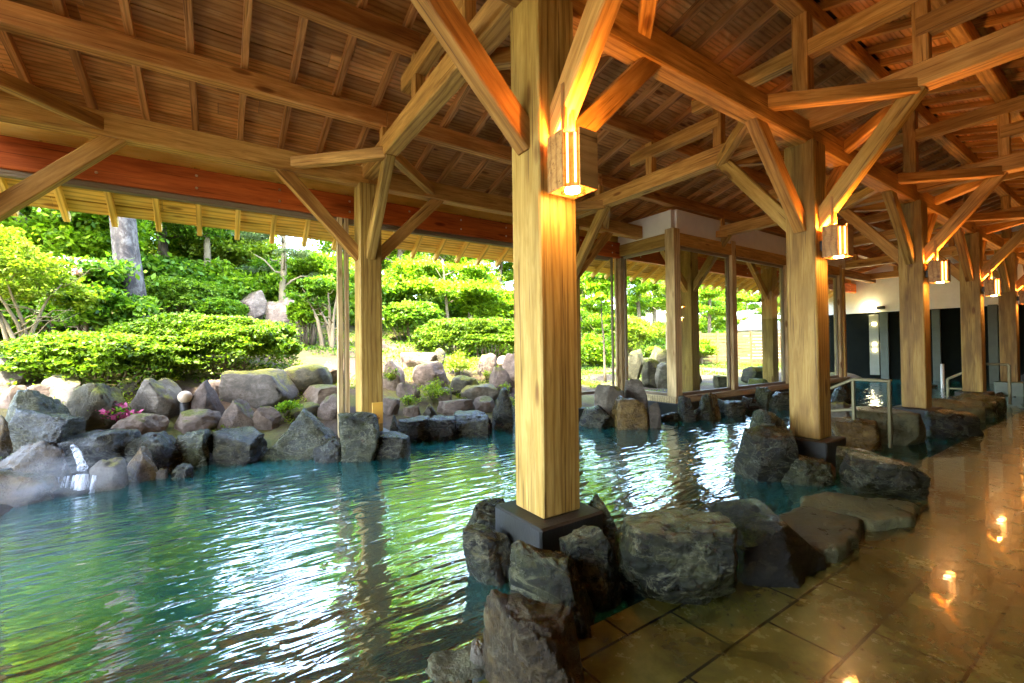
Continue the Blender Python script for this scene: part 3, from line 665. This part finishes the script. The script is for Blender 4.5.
# flat slabs on the floor
def slabrock(pxs,h0,h1,label,mat='slab'):
    P=[onH(x,y,h1) for x,y in pxs]; c=sum(P,Vector())/len(P); rr=random.Random(len(label))
    ring=[]
    for a,b in zip(P,P[1:]+P[:1]):
        for t in range(6): q=a.lerp(b,t/6); ring.append(q-c+Vector((rr.uniform(-.012,.012),rr.uniform(-.012,.012),0)))
    bm=bmesh.new(); n=len(ring); layers=[]
    for f,z in ((1.0,h0-h1-.03),(1.02,-.04),(1.0,-.012),(.96,0),(.8,.008),(.55,.006),(.28,.01)):
        layers.append([bm.verts.new((p.x*f,p.y*f,z+.012*noise.noise(p*5*f+c) if z>-.03 else z)) for p in ring])
    for l0,l1 in zip(layers,layers[1:]):
        for i in range(n): bm.faces.new((l0[i],l0[(i+1)%n],l1[(i+1)%n],l1[i]))
    bm.faces.new(layers[-1])
    me=bpy.data.meshes.new('m'); bm.to_mesh(me); bm.free(); o=link('flat_stone',me,M[mat],None,(c.x,c.y,h1),True); tag(o,label,'stone')
slabrock([(802,496),(825,491),(872,497),(918,503),(912,516),(868,522),(846,513),(800,508)],0,.19,'broad flat olive slab behind the cracked one, before the black rock')
slabrock([(775,516),(802,506),(830,509),(862,519),(856,535),(838,548),(806,550),(786,540),(768,528)],0,.2,'cracked flat olive slab beside the glossy black boulder')

# ------------------------------------------------------------------ waterfall, steam
a=onZ(69,443,4.6); b=onZ(83,469,4.35)
pts=[a.lerp(b,t)+Vector((0,0,.05*math.sin(math.pi*t))) for t in [i/8 for i in range(9)]]
wf=empty('waterfall',(b.x,b.y,WATER),'thin stream of water spilling over the dark ledge into the pool','waterfall')
tube('spout',[p-Vector(wf.location) for p in pts],[.02,.022,.024,.026,.028,.03,.033,.036,.04],M['fall'],wf,wob=.4)
c0=onZ(84,472,4.15); rr=random.Random(3)
for i in range(9):
    px=60+i*4.6+rr.uniform(-2,2); t0=onZ(px,474+abs(px-84)*.12,4.15); t1=Vector((t0.x-.04*FH.x,t0.y-.04*FH.y,WATER-.02)); L=.035 if abs(px-84)<7 else .012
    tube('strand',[t0.lerp(t1,s)-Vector(wf.location) for s in(0,.3,.6,1)],[L*.7,L*.9,L,L*1.3],M['fall'],wf,wob=.5,seed=i)
m,nt,b,o=newmat('steam_vapour'); nt.nodes.remove(b); pv=N(nt,'ShaderNodeVolumePrincipled'); pv.inputs['Color'].default_value=(.95,.97,1,1)
tc=N(nt,'ShaderNodeTexCoord'); gr=N(nt,'ShaderNodeTexGradient',gradient_type='SPHERICAL'); nt.links.new(tc.outputs['Object'],gr.inputs[0]); nn=noise_n(nt,tc.outputs['Object'],2.5,4,.6)
rm=ramp(nt,nn,[(.45,(0,0,0)),(.65,(1,1,1))]).outputs[0]; mu=N(nt,'ShaderNodeMath',operation='MULTIPLY'); nt.links.new(gr.outputs[1],mu.inputs[0]); nt.links.new(rm,mu.inputs[1]); mu2=N(nt,'ShaderNodeMath',operation='MULTIPLY',i_1=.8); nt.links.new(mu.outputs[0],mu2.inputs[0]); nt.links.new(mu2.outputs[0],pv.inputs['Density']); nt.links.new(pv.outputs[0],o.inputs[1])
me=bpy.data.meshes.new('m'); bm=bmesh.new(); bmesh.ops.create_icosphere(bm,subdivisions=3,radius=1); bm.to_mesh(me); bm.free()
cc=onZ(40,500,3.7); st=link('steam',me,m,None,(cc.x,cc.y,.3)); st.scale=(.8,.8,.35); tag(st,None,None,kind='stuff')

# ------------------------------------------------------------------ foliage
def leaves(name,blobs,n,size,mat,parent=None,loc=(0,0,0),seed=1,flat=.45,clump=.22,ncl=60,shell=.55,core=False,upb=.7,asp=.5,extra=None):
    g=np.random.default_rng(seed); B=np.array(blobs,float); vol=(B[:,3]*B[:,4]*B[:,5])**.8; vol/=vol.sum()
    K=max(4,int(ncl*len(B))); bi=g.choice(len(B),K,p=vol)
    d=g.normal(size=(K,3)); d/=np.linalg.norm(d,axis=1)[:,None]; rad=(shell+(1-shell)*g.random(K))[:,None]
    cl=B[bi,:3]+d*rad*B[bi,3:]; cs=(B[bi,3:].mean(1)*clump)*g.uniform(.6,1.3,K)
    ci=g.integers(0,K,n); P=cl[ci]+g.normal(size=(n,3))*cs[ci][:,None]*np.array([1,1,flat])
    if extra is not None: P=np.vstack([P,extra]); n=len(P)
    nr=g.normal(size=(n,3)); nr[:,2]+=upb*1.6; nr/=np.linalg.norm(nr,axis=1)[:,None]
    a=np.cross(nr,g.normal(size=(n,3))); a/=np.linalg.norm(a,axis=1)[:,None]; b=np.cross(nr,a)
    s=size*g.uniform(.6,1.3,n)[:,None]
    V=np.empty((n,4,3)); V[:,0]=P-a*s; V[:,1]=P+b*s*asp; V[:,2]=P+a*s; V[:,3]=P-b*s*asp
    me=bpy.data.meshes.new('m'); me.vertices.add(4*n); me.vertices.foreach_set('co',V.reshape(-1).astype('f')); me.loops.add(4*n); me.loops.foreach_set('vertex_index',np.arange(4*n,dtype='i')); me.polygons.add(n); me.polygons.foreach_set('loop_start',np.arange(0,4*n,4,dtype='i')); me.update(calc_edges=True)
    return link(name,me,M[mat] if isinstance(mat,str) else mat,parent,loc)
def limbs(h,r,n,spread,seed,start=.45,lean=(0,0),stems=1):
    rr=random.Random(seed); sp=[]
    for s in range(stems):
        ox=rr.uniform(-.12,.12)*(stems>1); oy=rr.uniform(-.12,.12)*(stems>1); lx=lean[0]+(rr.uniform(-.35,.35) if stems>1 else 0); ly=lean[1]+(rr.uniform(-.3,.3) if stems>1 else 0)
        tr=[Vector((ox+lx*h*t*t+.05*h*noise.noise(Vector((t*3,seed+s,0)))*t,oy+ly*h*t*t+.05*h*noise.noise(Vector((t*3,seed,5+s)))*t,h*t-.15)) for t in [i/7 for i in range(8)]]
        rs=[r*(1.25-.95*i/7) if i else r*1.45 for i in range(8)]; sp.append((tr,rs))
        for i in range(n):
            t=start+(1-start)*rr.random(); k=min(6,int(t*7)); b=tr[k].lerp(tr[k+1],t*7-k) ; an=rr.uniform(0,6.28); L=spread*rr.uniform(.5,1)
            q=[b+Vector((math.cos(an)*L*u,math.sin(an)*L*u,L*(.55*u+.12*math.sin(u*6+i)))) for u in (0,.3,.65,1)]
            rb=rs[k]*.45; sp.append((q,[rb,rb*.7,rb*.45,rb*.15]))
    return sp
def plant(name,x,y,h,r,blobs,n,size,mat,label,cat,bark='bark',nl=7,spread=1.2,seed=1,start=.45,lean=(0,0),stems=1,group=None,z=None,**kw):
    zz=terr(x,y) if z is None else z
    e=empty(name,(x,y,zz-.03),label,cat,group)
    if r: join_tubes('trunk',limbs(h,r,nl,spread,seed,start,lean,stems),M[bark],e)
    leaves('crown' if r else 'foliage',blobs,n,size,mat,e,seed=seed,**kw); return e
def rb(rr,n,R_,z0,z1,rx=(.6,1.3),rz=(.3,.7)):
    return [(rr.uniform(-R_,R_),rr.uniform(-R_,R_),rr.uniform(z0,z1),rr.uniform(*rx),rr.uniform(*rx),rr.uniform(*rz)) for _ in range(n)]
def P(px,Y): q=onY(px,347,Y); return q.x,q.y
def mound(label,px0,px1,pyt,pyb,Yc,deep,mat='leafaz',n=42000,size=.032,seed=1,cat='shrub',name='azalea_shrub',lumps=9):
    c=onY((px0+px1)/2,(pyt+pyb)/2,Yc); z=(c-CAM).dot(fw); w=(px1-px0)/F*z*.88; top=onZ((px0+px1)/2,pyt,z).z; bot=onZ((px0+px1)/2,pyb,z).z
    gz=min(bot,terr(c.x,c.y)); H=top-gz; rr=random.Random(seed); e=empty(name,(c.x,c.y,gz),label,cat)
    # a clipped mound: leaves spread evenly over a lumpy dome
    g=np.random.default_rng(seed); ex=[]; t=np.array(r0)[:3]; f=np.array(FH)
    L=[(rr.uniform(-.62,.62)*w/2*1.1,rr.uniform(-.5,.5)*deep/2,rr.uniform(.5,1)) for _ in range(lumps)]
    u=g.normal(size=(n,3)); u[:,2]=np.abs(u[:,2])*.9-.25; u/=np.linalg.norm(u,axis=1)[:,None]
    m=1/np.maximum(.001,(np.abs(u)**3).sum(1)**(1/3.)); 
    jit=np.array([1+.2*noise.noise(Vector((a*2.6,b*2.6,cz*2.6+seed)))+.1*noise.noise(Vector((a*8,b*8,cz*8+seed))) for a,b,cz in u])
    rad=m*jit*(1-np.abs(g.normal(0,.075,n)))*(1+(g.random(n)<.05)*g.random(n)*.12)
    bz=(top-bot)/2; zc_=(top+bot)/2-gz
    pts=(u*rad[:,None])
    Pn=np.outer(pts[:,0]*w/2,t)+np.outer(pts[:,1]*deep/2,f); Pn[:,2]+=zc_+pts[:,2]*bz*.98
    leaves('foliage',[(0,0,zc_,w*.3,w*.3*.5,bz*.5)],10,size,mat,e,seed=seed,extra=Pn,upb=.9,asp=.55)
    # woody twigs below
    sp=[]
    for i in range(14):
        q=r0*(rr.uniform(-.4,.4)*w)+FH*(rr.uniform(-.35,.2)*deep); sp.append(([q*.6+Vector((0,0,-.05)),q*.9+Vector((0,0,zc_*.6)),q+Vector((0,0,zc_))],[.02,.014,.006]))
    join_tubes('twigs',sp,M['bark'],e); return e
mound('long clipped azalea hedge on the bank, its left lobe drooping low',14,190,334,386,9.0,1.5,n=60000,seed=3,size=.03)
mound('broad clipped azalea hedge mound right of the speckled trunk',120,300,317,378,9.4,1.6,n=70000,seed=4,size=.03)
mound('clipped azalea mound between the garden-side post and the near post',414,530,319,360,10.5,1.8,n=60000,seed=5,size=.033)
mound('round azalea shrub behind the speckled trunk, upper slope',138,218,281,322,12.5,1.8,n=32000,seed=6,size=.04)
mound('rounded shrub with pale new leaves right of the garden-side post',384,442,303,334,12.2,1.5,'leafd',n=26000,seed=7,size=.045)
mound('dark clipped shrub between the speckled trunk and the pair of boulders',205,240,300,322,12.0,1.2,'leafd',n=12000,seed=17,size=.04)
mound('small rounded shrub right of the two slope boulders',293,325,303,328,11.8,1.2,'leaf',n=14000,seed=18,size=.045)
mound('bright green shrub at the right behind the second hedge',462,530,292,330,12.6,2,'leaf',n=30000,seed=19,size=.05)
# stemmed bush at far left
rr=random.Random(11)
x,y=P(22,9.6); plant('stemmed_bush',x,y,1.5,.035,[(0,0,1.45,.6,.5,.35),(-.7,.2,1.6,.6,.5,.35),(.5,.3,1.2,.4,.4,.25),(-.3,-.1,1.9,.6,.5,.22)],13000,.032,'leafy','open yellow-green bush on bare golden stems at the left edge','bush','barkpale',5,.7,11,.3,stems=5,ncl=28)
x,y=P(85,10.6); e=plant('rhododendron',x,y,1.4,.03,[(0,0,1.25,.7,.6,.6),(.4,.1,.9,.5,.5,.4)],11000,.06,'leafd','rhododendron with pale pink blooms left of the speckled trunk','bush','bark',5,.6,12,.3,stems=4,ncl=26)
leaves('blossom',[(0,0,1.5,.55,.5,.4)],900,.045,'flowerw',e,seed=5,ncl=14,clump=.12)
# speckled trunk tree
x,y=P(124,11.0); z_=(Vector((x,y,0))-Vector((0,0,0))).dot(FH); r_=10.5/F*z_
e=empty('tree',(x,y,terr(x,y)-.1),'tree with a thick speckled grey trunk rising behind the long hedge','tree')
join_tubes('trunk',[([Vector((.22-.045*i,0,i*.55)) for i in range(14)],[r_*(1.2 if i==0 else 1.05-.022*i) for i in range(14)])]+[([(0-.1*k,0,5+k*.4),(math.cos(k*2.1)*1.4,math.sin(k*2.1)*1.4,6+k*.4),(math.cos(k*2.1)*2.8,math.sin(k*2.1)*2.8,6.6+k*.4)],[.12,.08,.03]) for k in range(5)],M['mottle'],e,n=14)
leaves('crown',rb(random.Random(5),12,2.4,6.0,8.5,(1,1.7),(.5,.9)),16000,.1,'leaf',e,seed=9,ncl=12)
# pines, maples and the rest: (px, Y, height, trunk radius, crown spread, z0, z1, leaves, leafsize, mat, label, bark)
TT=[
(103,13.5,6,.11,1.8,2.6,6.2,15000,.085,'leaf','slim dark-trunked tree immediately left of the speckled trunk','bark'),
(68,13.2,6.2,.2,2.2,2.4,6.2,22000,.085,'leafd','dark broad-trunked tree above the rhododendron','bark'),
(22,13.8,6.5,.16,2.3,1.6,6,26000,.085,'leaf','full bright tree at the left edge of the garden','bark'),
(-40,13,6,.16,2.2,1.4,6,20000,.09,'leaf','full leafy tree just beyond the left frame edge','bark'),
(208,14.5,6,.09,1.9,2.4,6,20000,.08,'leafd','tree with a thin grey stem above the round azalea shrub','barkpale'),
(165,15.5,5.5,.14,2.2,1.2,5.2,26000,.09,'leaf','spreading light green tree right of the speckled trunk','bark'),
(245,16.5,5.5,.13,2.3,1.0,5.0,26000,.09,'leafy','yellow-green tree above the peaked brown boulder','bark'),
(322,14.3,4.6,.11,1.5,1.6,4.4,18000,.075,'leaf','small tree with layered light foliage left of the garden-side post','barkpale'),
(400,15,5,.13,2.0,1.4,4.8,24000,.08,'leaf','layered maple right of the garden-side post','bark'),
(500,15.5,5,.13,2.0,1.2,4.8,24000,.085,'leaf','bright maple partly hidden by the near post','bark'),
(545,14,5.5,.13,1.8,1.6,5.4,16000,.085,'leafd','green tree behind the near post','bark'),
(350,19,8,.18,2.8,2,8,26000,.12,'leafd','taller dark tree rising behind the garden-side post','bark'),
(130,19.5,8.5,.2,3,2,8.5,26000,.13,'leafd','tall dark tree at the back left of the garden','bark'),
(30,19,8.5,.2,3,2,8.5,26000,.13,'leaf','tall light tree at the far back left','bark'),
(225,21,9,.2,3,2,9,26000,.13,'leaf','tall tree on the ridge behind the two slope boulders','bark'),
(445,20,8.5,.2,3,2,8.5,26000,.13,'leafy','tall yellowish tree on the ridge behind the second hedge','bark'),
(580,22,7,.2,3,1.5,8,26000,.14,'leaf','tall tree in the distance right of the near post','bark'),
(640,20,7.5,.15,2.6,1.2,7,26000,.12,'leaf','broad light tree seen through the side glass','bark'),
(668,15,4.6,.1,1.6,1.2,4.6,18000,.085,'leafy','yellow-green tree behind the glazed corner post','bark'),
(710,22,8,.16,2.6,1.5,7.5,22000,.13,'leaf','tree with sparse foliage beyond the first glazed panel','bark'),
(748,18,4.5,.1,1.5,.8,3.8,16000,.095,'leaf','young bright tree beyond the second glazed panel','barkpale'),
(800,26,8,.2,3,1.5,8,18000,.15,'leafd','dark tree hidden mostly by the second post of the row','bark'),
(770,34,10,.25,4,1.5,10,22000,.19,'leafd','dark conifer-like tree behind the distant garden house','bark'),
(600,27,8,.2,3,.6,7,24000,.15,'leaf','large light tree behind the slim young tree','bark'),
(655,27,8,.2,3.2,.6,7.5,24000,.15,'leafy','large yellowish tree behind the cascade rocks','bark'),
(722,28,8,.2,3.2,.6,7.5,24000,.15,'leaf','large light tree behind the board fence, left side','bark'),
(790,30,8,.2,3.4,.6,8,20000,.15,'leafd','large dark tree behind the board fence, right side','bark'),
(690,34,10,.25,4,1,10,24000,.19,'leaf','large tree in the background beyond the first panel','bark'),
(620,34,10,.25,4,1,10,24000,.19,'leafd','large dark tree in the background beyond the side glass','bark'),
]
for i,(px,Y,h,r,sp,z0,z1,n,ls,mt,lab,bk) in enumerate(TT):
    kf=.5 if 215<px<345 else (1.5 if px>560 else (1.2 if px>380 else .9))
    if Y>17: kf*=.8; n=int(n*.8)
    h*=kf*1.1; z1=max(z0*kf+1.2,z1*kf); z0*=min(kf,.15 if px>560 else 1); n=int(n*(1.5 if px>560 else 1))
    x,y=P(px,Y); rr=random.Random(100+i)
    nb_=int(7+sp*3); bl=[]
    for k in range(nb_):
        t=rr.random(); zz=z0+(z1-z0)*t; an=rr.uniform(0,6.28); rad=sp*(1-.45*t)*rr.uniform(.15,.95); bl.append((math.cos(an)*rad,math.sin(an)*rad,zz,sp*rr.uniform(.3,.5),sp*rr.uniform(.3,.5),sp*rr.uniform(.12,.22)))
    plant('tree',x,y,h*.9,r,bl,int(n*1.9),ls*.66,mt,lab,'tree',bk,9,sp*.8,200+i,.3,ncl=14,clump=.28,shell=.35)
# pine with bare snags
x,y=P(283,13.3); bl=[(math.cos(k*2.4)*(.9-.05*k),math.sin(k*2.4)*(.9-.05*k),1.5+k*.26,.42,.42,.1) for k in range(10)]
plant('pine_tree',x,y,4.4,.09,bl,15000,.05,'needle','greyish pine with flat needle pads above the two slope boulders','tree','barkpale',12,1.0,31,.3,ncl=10,asp=.14,clump=.3)
# multi-stem maple in the middle
x,y=P(452,12.4); bl=[(rr.uniform(-1.4,1.4),rr.uniform(-.8,.8),1.7+rr.random()*1.4,.6,.5,.13) for _ in range(13)]
e=empty('maple_tree',(x,y,terr(x,y)),'maple with two pale diverging stems behind the second hedge','tree')
join_tubes('trunk',[([(0,0,-.1),(-.12,0,.9),(-.2,0,1.9),(-.25,.1,2.9)],[.07,.055,.045,.02]),([(.05,0,-.1),(.35,0,.6),(.75,0,1.2),(1.0,0,1.9),(1.35,.1,2.6)],[.08,.07,.055,.045,.02]),([(.6,0,1.0),(.75,.2,1.6),(.6,.3,2.3)],[.04,.03,.015])]+[([(-.2,0,1.5+k*.3),(-.2+math.cos(k*2)*.8,math.sin(k*2)*.6,1.9+k*.3)],[.025,.008]) for k in range(5)],M['barkpale'],e)
leaves('crown',bl,17000,.055,'leaf',e,seed=41,ncl=10,clump=.35)
# small tree with clumped trunk right of hedge
x,y=P(328,11.2); plant('small_tree',x,y,1.5,.05,[(0,0,1.5,.6,.5,.2),(-.4,.1,1.2,.4,.4,.18),(.4,0,1.8,.5,.4,.16)],8000,.045,'leafd','little tree with a clump of pale stems just left of the garden-side post','tree','barkpale',4,.5,43,.4,stems=4,ncl=14)
# slim dark tree seen right of near post
x,y=P(605,9.3); plant('young_tree',x,y,3.6,.035,[(0,0,3.2,.7,.6,.5),(-.3,0,2.4,.6,.5,.35),(.25,.1,1.7,.5,.4,.25),(0,0,3.9,.7,.6,.4)],9000,.06,'leaf','slim dark-stemmed young tree between the near post and the paired glazing posts','tree','bark',7,.6,44,.3,lean=(-.08,0),ncl=16)
x,y=P(738,12.6); plant('garden_bush',x,y,1.2,.03,[(0,0,1.0,.6,.5,.4),(.5,0,.7,.4,.4,.3)],7000,.06,'leaf','light bush on thin stems beyond the second glazing post','bush','barkpale',5,.5,45,.3,stems=4,ncl=18)
x,y=P(765,14); plant('garden_bush',x,y,1.0,.03,[(0,0,.95,.7,.5,.35)],6000,.06,'leafd','low bush in front of the far fence','bush','bark',5,.5,46,.3,stems=4,ncl=18)
x,y=P(702,12.5); plant('garden_bush',x,y,1.0,.03,[(0,0,.85,.7,.5,.4)],6000,.06,'leaf','bright low bush behind the outdoor post, first glazed panel','bush','bark',5,.5,47,.3,stems=4,ncl=18)
x,y=P(632,13.5); plant('garden_bush',x,y,1.8,.04,[(0,0,1.6,1.0,.8,.6)],12000,.06,'leafy','yellowish bush above the cascade rocks','bush','bark',5,.8,48,.3,stems=4,ncl=18)
# understory masses on the slope
UN=[(-30,12.3,'leafd','dark undergrowth bush beyond the left frame edge'),(50,12.2,'leaf','bright undergrowth bush behind the rhododendron'),(175,13.6,'leafd','dark undergrowth bush behind the round azalea shrub'),(232,14.2,'leaf','undergrowth bush directly behind the peaked brown boulder'),(300,14.8,'leafd','dark undergrowth bush behind the small layered tree'),(370,14.2,'leafd','dark undergrowth bush behind the garden-side post'),(428,14.6,'leafd','shadowy bush under the layered maple'),(480,14.6,'leaf','leafy bush under the bright maple'),(535,13,'leaf','leafy bush hidden behind the near post'),(590,15,'leaf','leafy bush right of the near post'),(650,17,'leafd','dark bush behind the side glass'),(685,20,'leaf','pale bush behind the glazed corner post')]
for i,(px,Y,mt,lab) in enumerate(UN):
    x,y=P(px,Y); rr=random.Random(300+i); bl=[(rr.uniform(-1.2,1.2),rr.uniform(-.5,.5),rr.uniform(.5,1.6),rr.uniform(.5,.9),rr.uniform(.5,.8),rr.uniform(.3,.5)) for _ in range(6)]
    plant('undergrowth_bush',x,y,1.4,.03,bl,15000,.07,mt,lab,'bush','bark',6,1,300+i,.2,stems=4,ncl=16,clump=.3)
# small plants among the rocks
def tuft(px,py,w,h,mat,label,n=900,size=.03,name='small_plant',Y=None):
    z=hit(px,py) or 7; p=onZ(px,py,z-.15); s=z/F
    e=empty(name,(p.x,p.y,p.z-.02),label,'plant'); leaves('foliage',[(0,0,h*s*.5,w*s*.45,w*s*.4,h*s*.4)],n,size,mat,e,seed=int(px),ncl=16,clump=.3,shell=.2)
    sp=[([(0,0,-.05),(rr.uniform(-.3,.3)*w*s,rr.uniform(-.2,.2)*w*s,h*s*.7)],[.006,.003]) for _ in range(6)]; join_tubes('stems',sp,M['bark'],e,n=5); return e
tuft(432,397,34,18,'leafy','bright yellow-green tuft low in the middle bank',1300,.022)
tuft(458,374,42,26,'leafy','pale leafy plant under the second hedge',1500,.03)
tuft(286,413,24,14,'leaf','green tuft above the largest olive boulder',700,.022)
tuft(392,386,14,22,'leafy','grassy yellow tuft beside the upright lilac stone',500,.025)
tuft(410,405,22,12,'leafy','low yellow moss plant behind the first kerb stone',600,.018)
tuft(100,420,20,18,'leaf','green sprig left of the magenta flowers',500,.022)
tuft(487,378,14,10,'leafy','tiny yellow plant left of the lilac stone',300,.02)
tuft(505,395,12,16,'leafy','yellow plant partly behind the near post',300,.022)
e=tuft(119,421,30,20,'leafd','cluster of magenta flowers between the mossy and pinkish stones',250,.025,'flower_clump')
leaves('blossom',[(0,0,.13,.17,.15,.1)],420,.032,'flowerp',e,seed=8,ncl=14,clump=.25)

# low ground cover on the garden slope
g=np.random.default_rng(77); n=90000; gxv=g.uniform(-9,24,n); gyv=8.2+g.random(n)**.8*9
keep=np.array([noise.noise(Vector((a*.55,b*.55,4)))+.25*noise.noise(Vector((a*2,b*2,1)))>-.08 and not(a>3 and b<8.8) for a,b in zip(gxv,gyv)]); gxv=gxv[keep]; gyv=gyv[keep]
ex=np.array([(a,b,terr(a,b)+.02+abs(g.normal(0,.035))) for a,b in zip(gxv,gyv)])
o=leaves('ground_cover',[(0,12,1,.1,.1,.1)],4,.035,'leafaz',None,seed=3,extra=ex,upb=.5); tag(o,None,None,kind='stuff')
n=40000; gxv=g.uniform(-3,9,n); gyv=g.uniform(6.75,9.4,n)
keep=[noise.noise(Vector((a*1.4,b*1.4,14)))>.12 for a,b in zip(gxv,gyv)]; gxv=gxv[keep]; gyv=gyv[keep]
ex=np.array([(a,b,terr(a,b)+.015+abs(g.normal(0,.03))) for a,b in zip(gxv,gyv)])
o=leaves('weeds',[(0,8,1,.1,.1,.1)],4,.02,'leafy',None,seed=4,extra=ex,upb=.3); tag(o,None,None,kind='stuff')
# garden lamps
for px,py,Yl,lab in((185,397,None,'round frosted garden lamp on a black stub among the left rocks'),(503,362,None,'round frosted garden lamp under the second hedge near the near post')):
    z=(hit(px,py+12) or 7.5)-.25; p=onZ(px,py,z); e=empty('garden_lamp',(p.x,p.y,p.z-.2),lab,'lamp'); r=6.2/F*z
    me=bpy.data.meshes.new('m'); bm=bmesh.new(); bmesh.ops.create_uvsphere(bm,u_segments=24,v_segments=16,radius=r); bmesh.ops.translate(bm,vec=(0,0,.2),verts=bm.verts); bm.to_mesh(me); bm.free(); link('globe',me,M['globe'],e,smooth=True)
    tube('stub',[(0,0,-.1),(0,0,.2-r*.85)],[r*.7,r*.7],M['blackmetal'],e,n=16)

# distant garden house and fence
c=onZ(762,350,26); e=empty('garden_house',(c.x,c.y,.5),'distant small garden house with pale walls and a dark tiled roof','house')
e.scale=(.55,.55,.8); box('wall',(-2.2,-1.5,0),(2.2,1.5,2.2),M['plaster'],e); 
me=bpy.data.meshes.new('m'); me.from_pydata([(-2.8,-2.1,2.1),(2.8,-2.1,2.1),(2.8,2.1,2.1),(-2.8,2.1,2.1),(-1.6,0,3.3),(1.6,0,3.3)],[],[(0,1,5,4),(2,3,4,5),(1,2,5),(3,0,4),(3,2,1,0)]); link('roof',me,M['roofing'],e)
w_=box('window',(-1.2,-1.54,.8),(-.2,-1.499,1.7),M['darkpanel'],e); w_=box('window',(.4,-1.54,.8),(1.4,-1.499,1.7),M['darkpanel'],e)
a=onZ(683,350,21.5); b=onZ(800,350,22.5); e=empty('board_fence',(a.x,a.y,.3),'tan horizontal board fence at the far end of the garden','fence')
d=Vector((b.x-a.x,b.y-a.y,0)); n=7
for i in range(n+1): q=d*(i/n); beam('post',(q.x,q.y,0),(q.x,q.y,1.75),.1,.1,M['fence'],e)
for i in range(n):
    q0=d*(i/n)+d.normalized()*.05; q1=d*((i+1)/n)-d.normalized()*.05; dd=(q1-q0); L=dd.length; ang=math.atan2(dd.y,dd.x); mid=(q0+q1)/2
    multibox('board_panel',[(Matrix.Translation((mid.x,mid.y,.15+k*.16))@Matrix.Rotation(ang,4,'Z'),L,.03,.14) for k in range(10)],M['fence'],e)

# ------------------------------------------------------------------ light
w=bpy.data.worlds.new('World'); S.world=w; w.use_nodes=True; nt=w.node_tree; nt.nodes.clear()
bg=nt.nodes.new('ShaderNodeBackground'); sky=nt.nodes.new('ShaderNodeTexSky'); sky.sky_type='NISHITA'; sky.sun_disc=False
sd=Vector((-.42,-.25,1.0)).normalized(); el=math.asin(sd.z); az=math.atan2(sd.x,sd.y)
sky.sun_elevation=el; sky.sun_rotation=az; sky.air_density=1; sky.dust_density=2.5; sky.ozone_density=1
ow=nt.nodes.new('ShaderNodeOutputWorld'); nt.links.new(sky.outputs[0],bg.inputs[0]); bg.inputs[1].default_value=.15; nt.links.new(bg.outputs[0],ow.inputs[0])
ld=bpy.data.lights.new('sun','SUN'); ld.energy=1.6; ld.angle=math.radians(3); ld.color=(1,.94,.84); lo=bpy.data.objects.new('sun',ld); COL.objects.link(lo); lo.rotation_euler=sd.to_track_quat('Z','Y').to_euler()
S.view_settings.view_transform='Standard'; S.view_settings.look='None'; S.view_settings.gamma=1; S.view_settings.exposure=5.25
S.render.engine='CYCLES'; S.cycles.max_bounces=10; S.cycles.diffuse_bounces=6; S.cycles.transparent_max_bounces=12; S.cycles.sample_clamp_indirect=2
S.render.resolution_x=1024; S.render.resolution_y=683
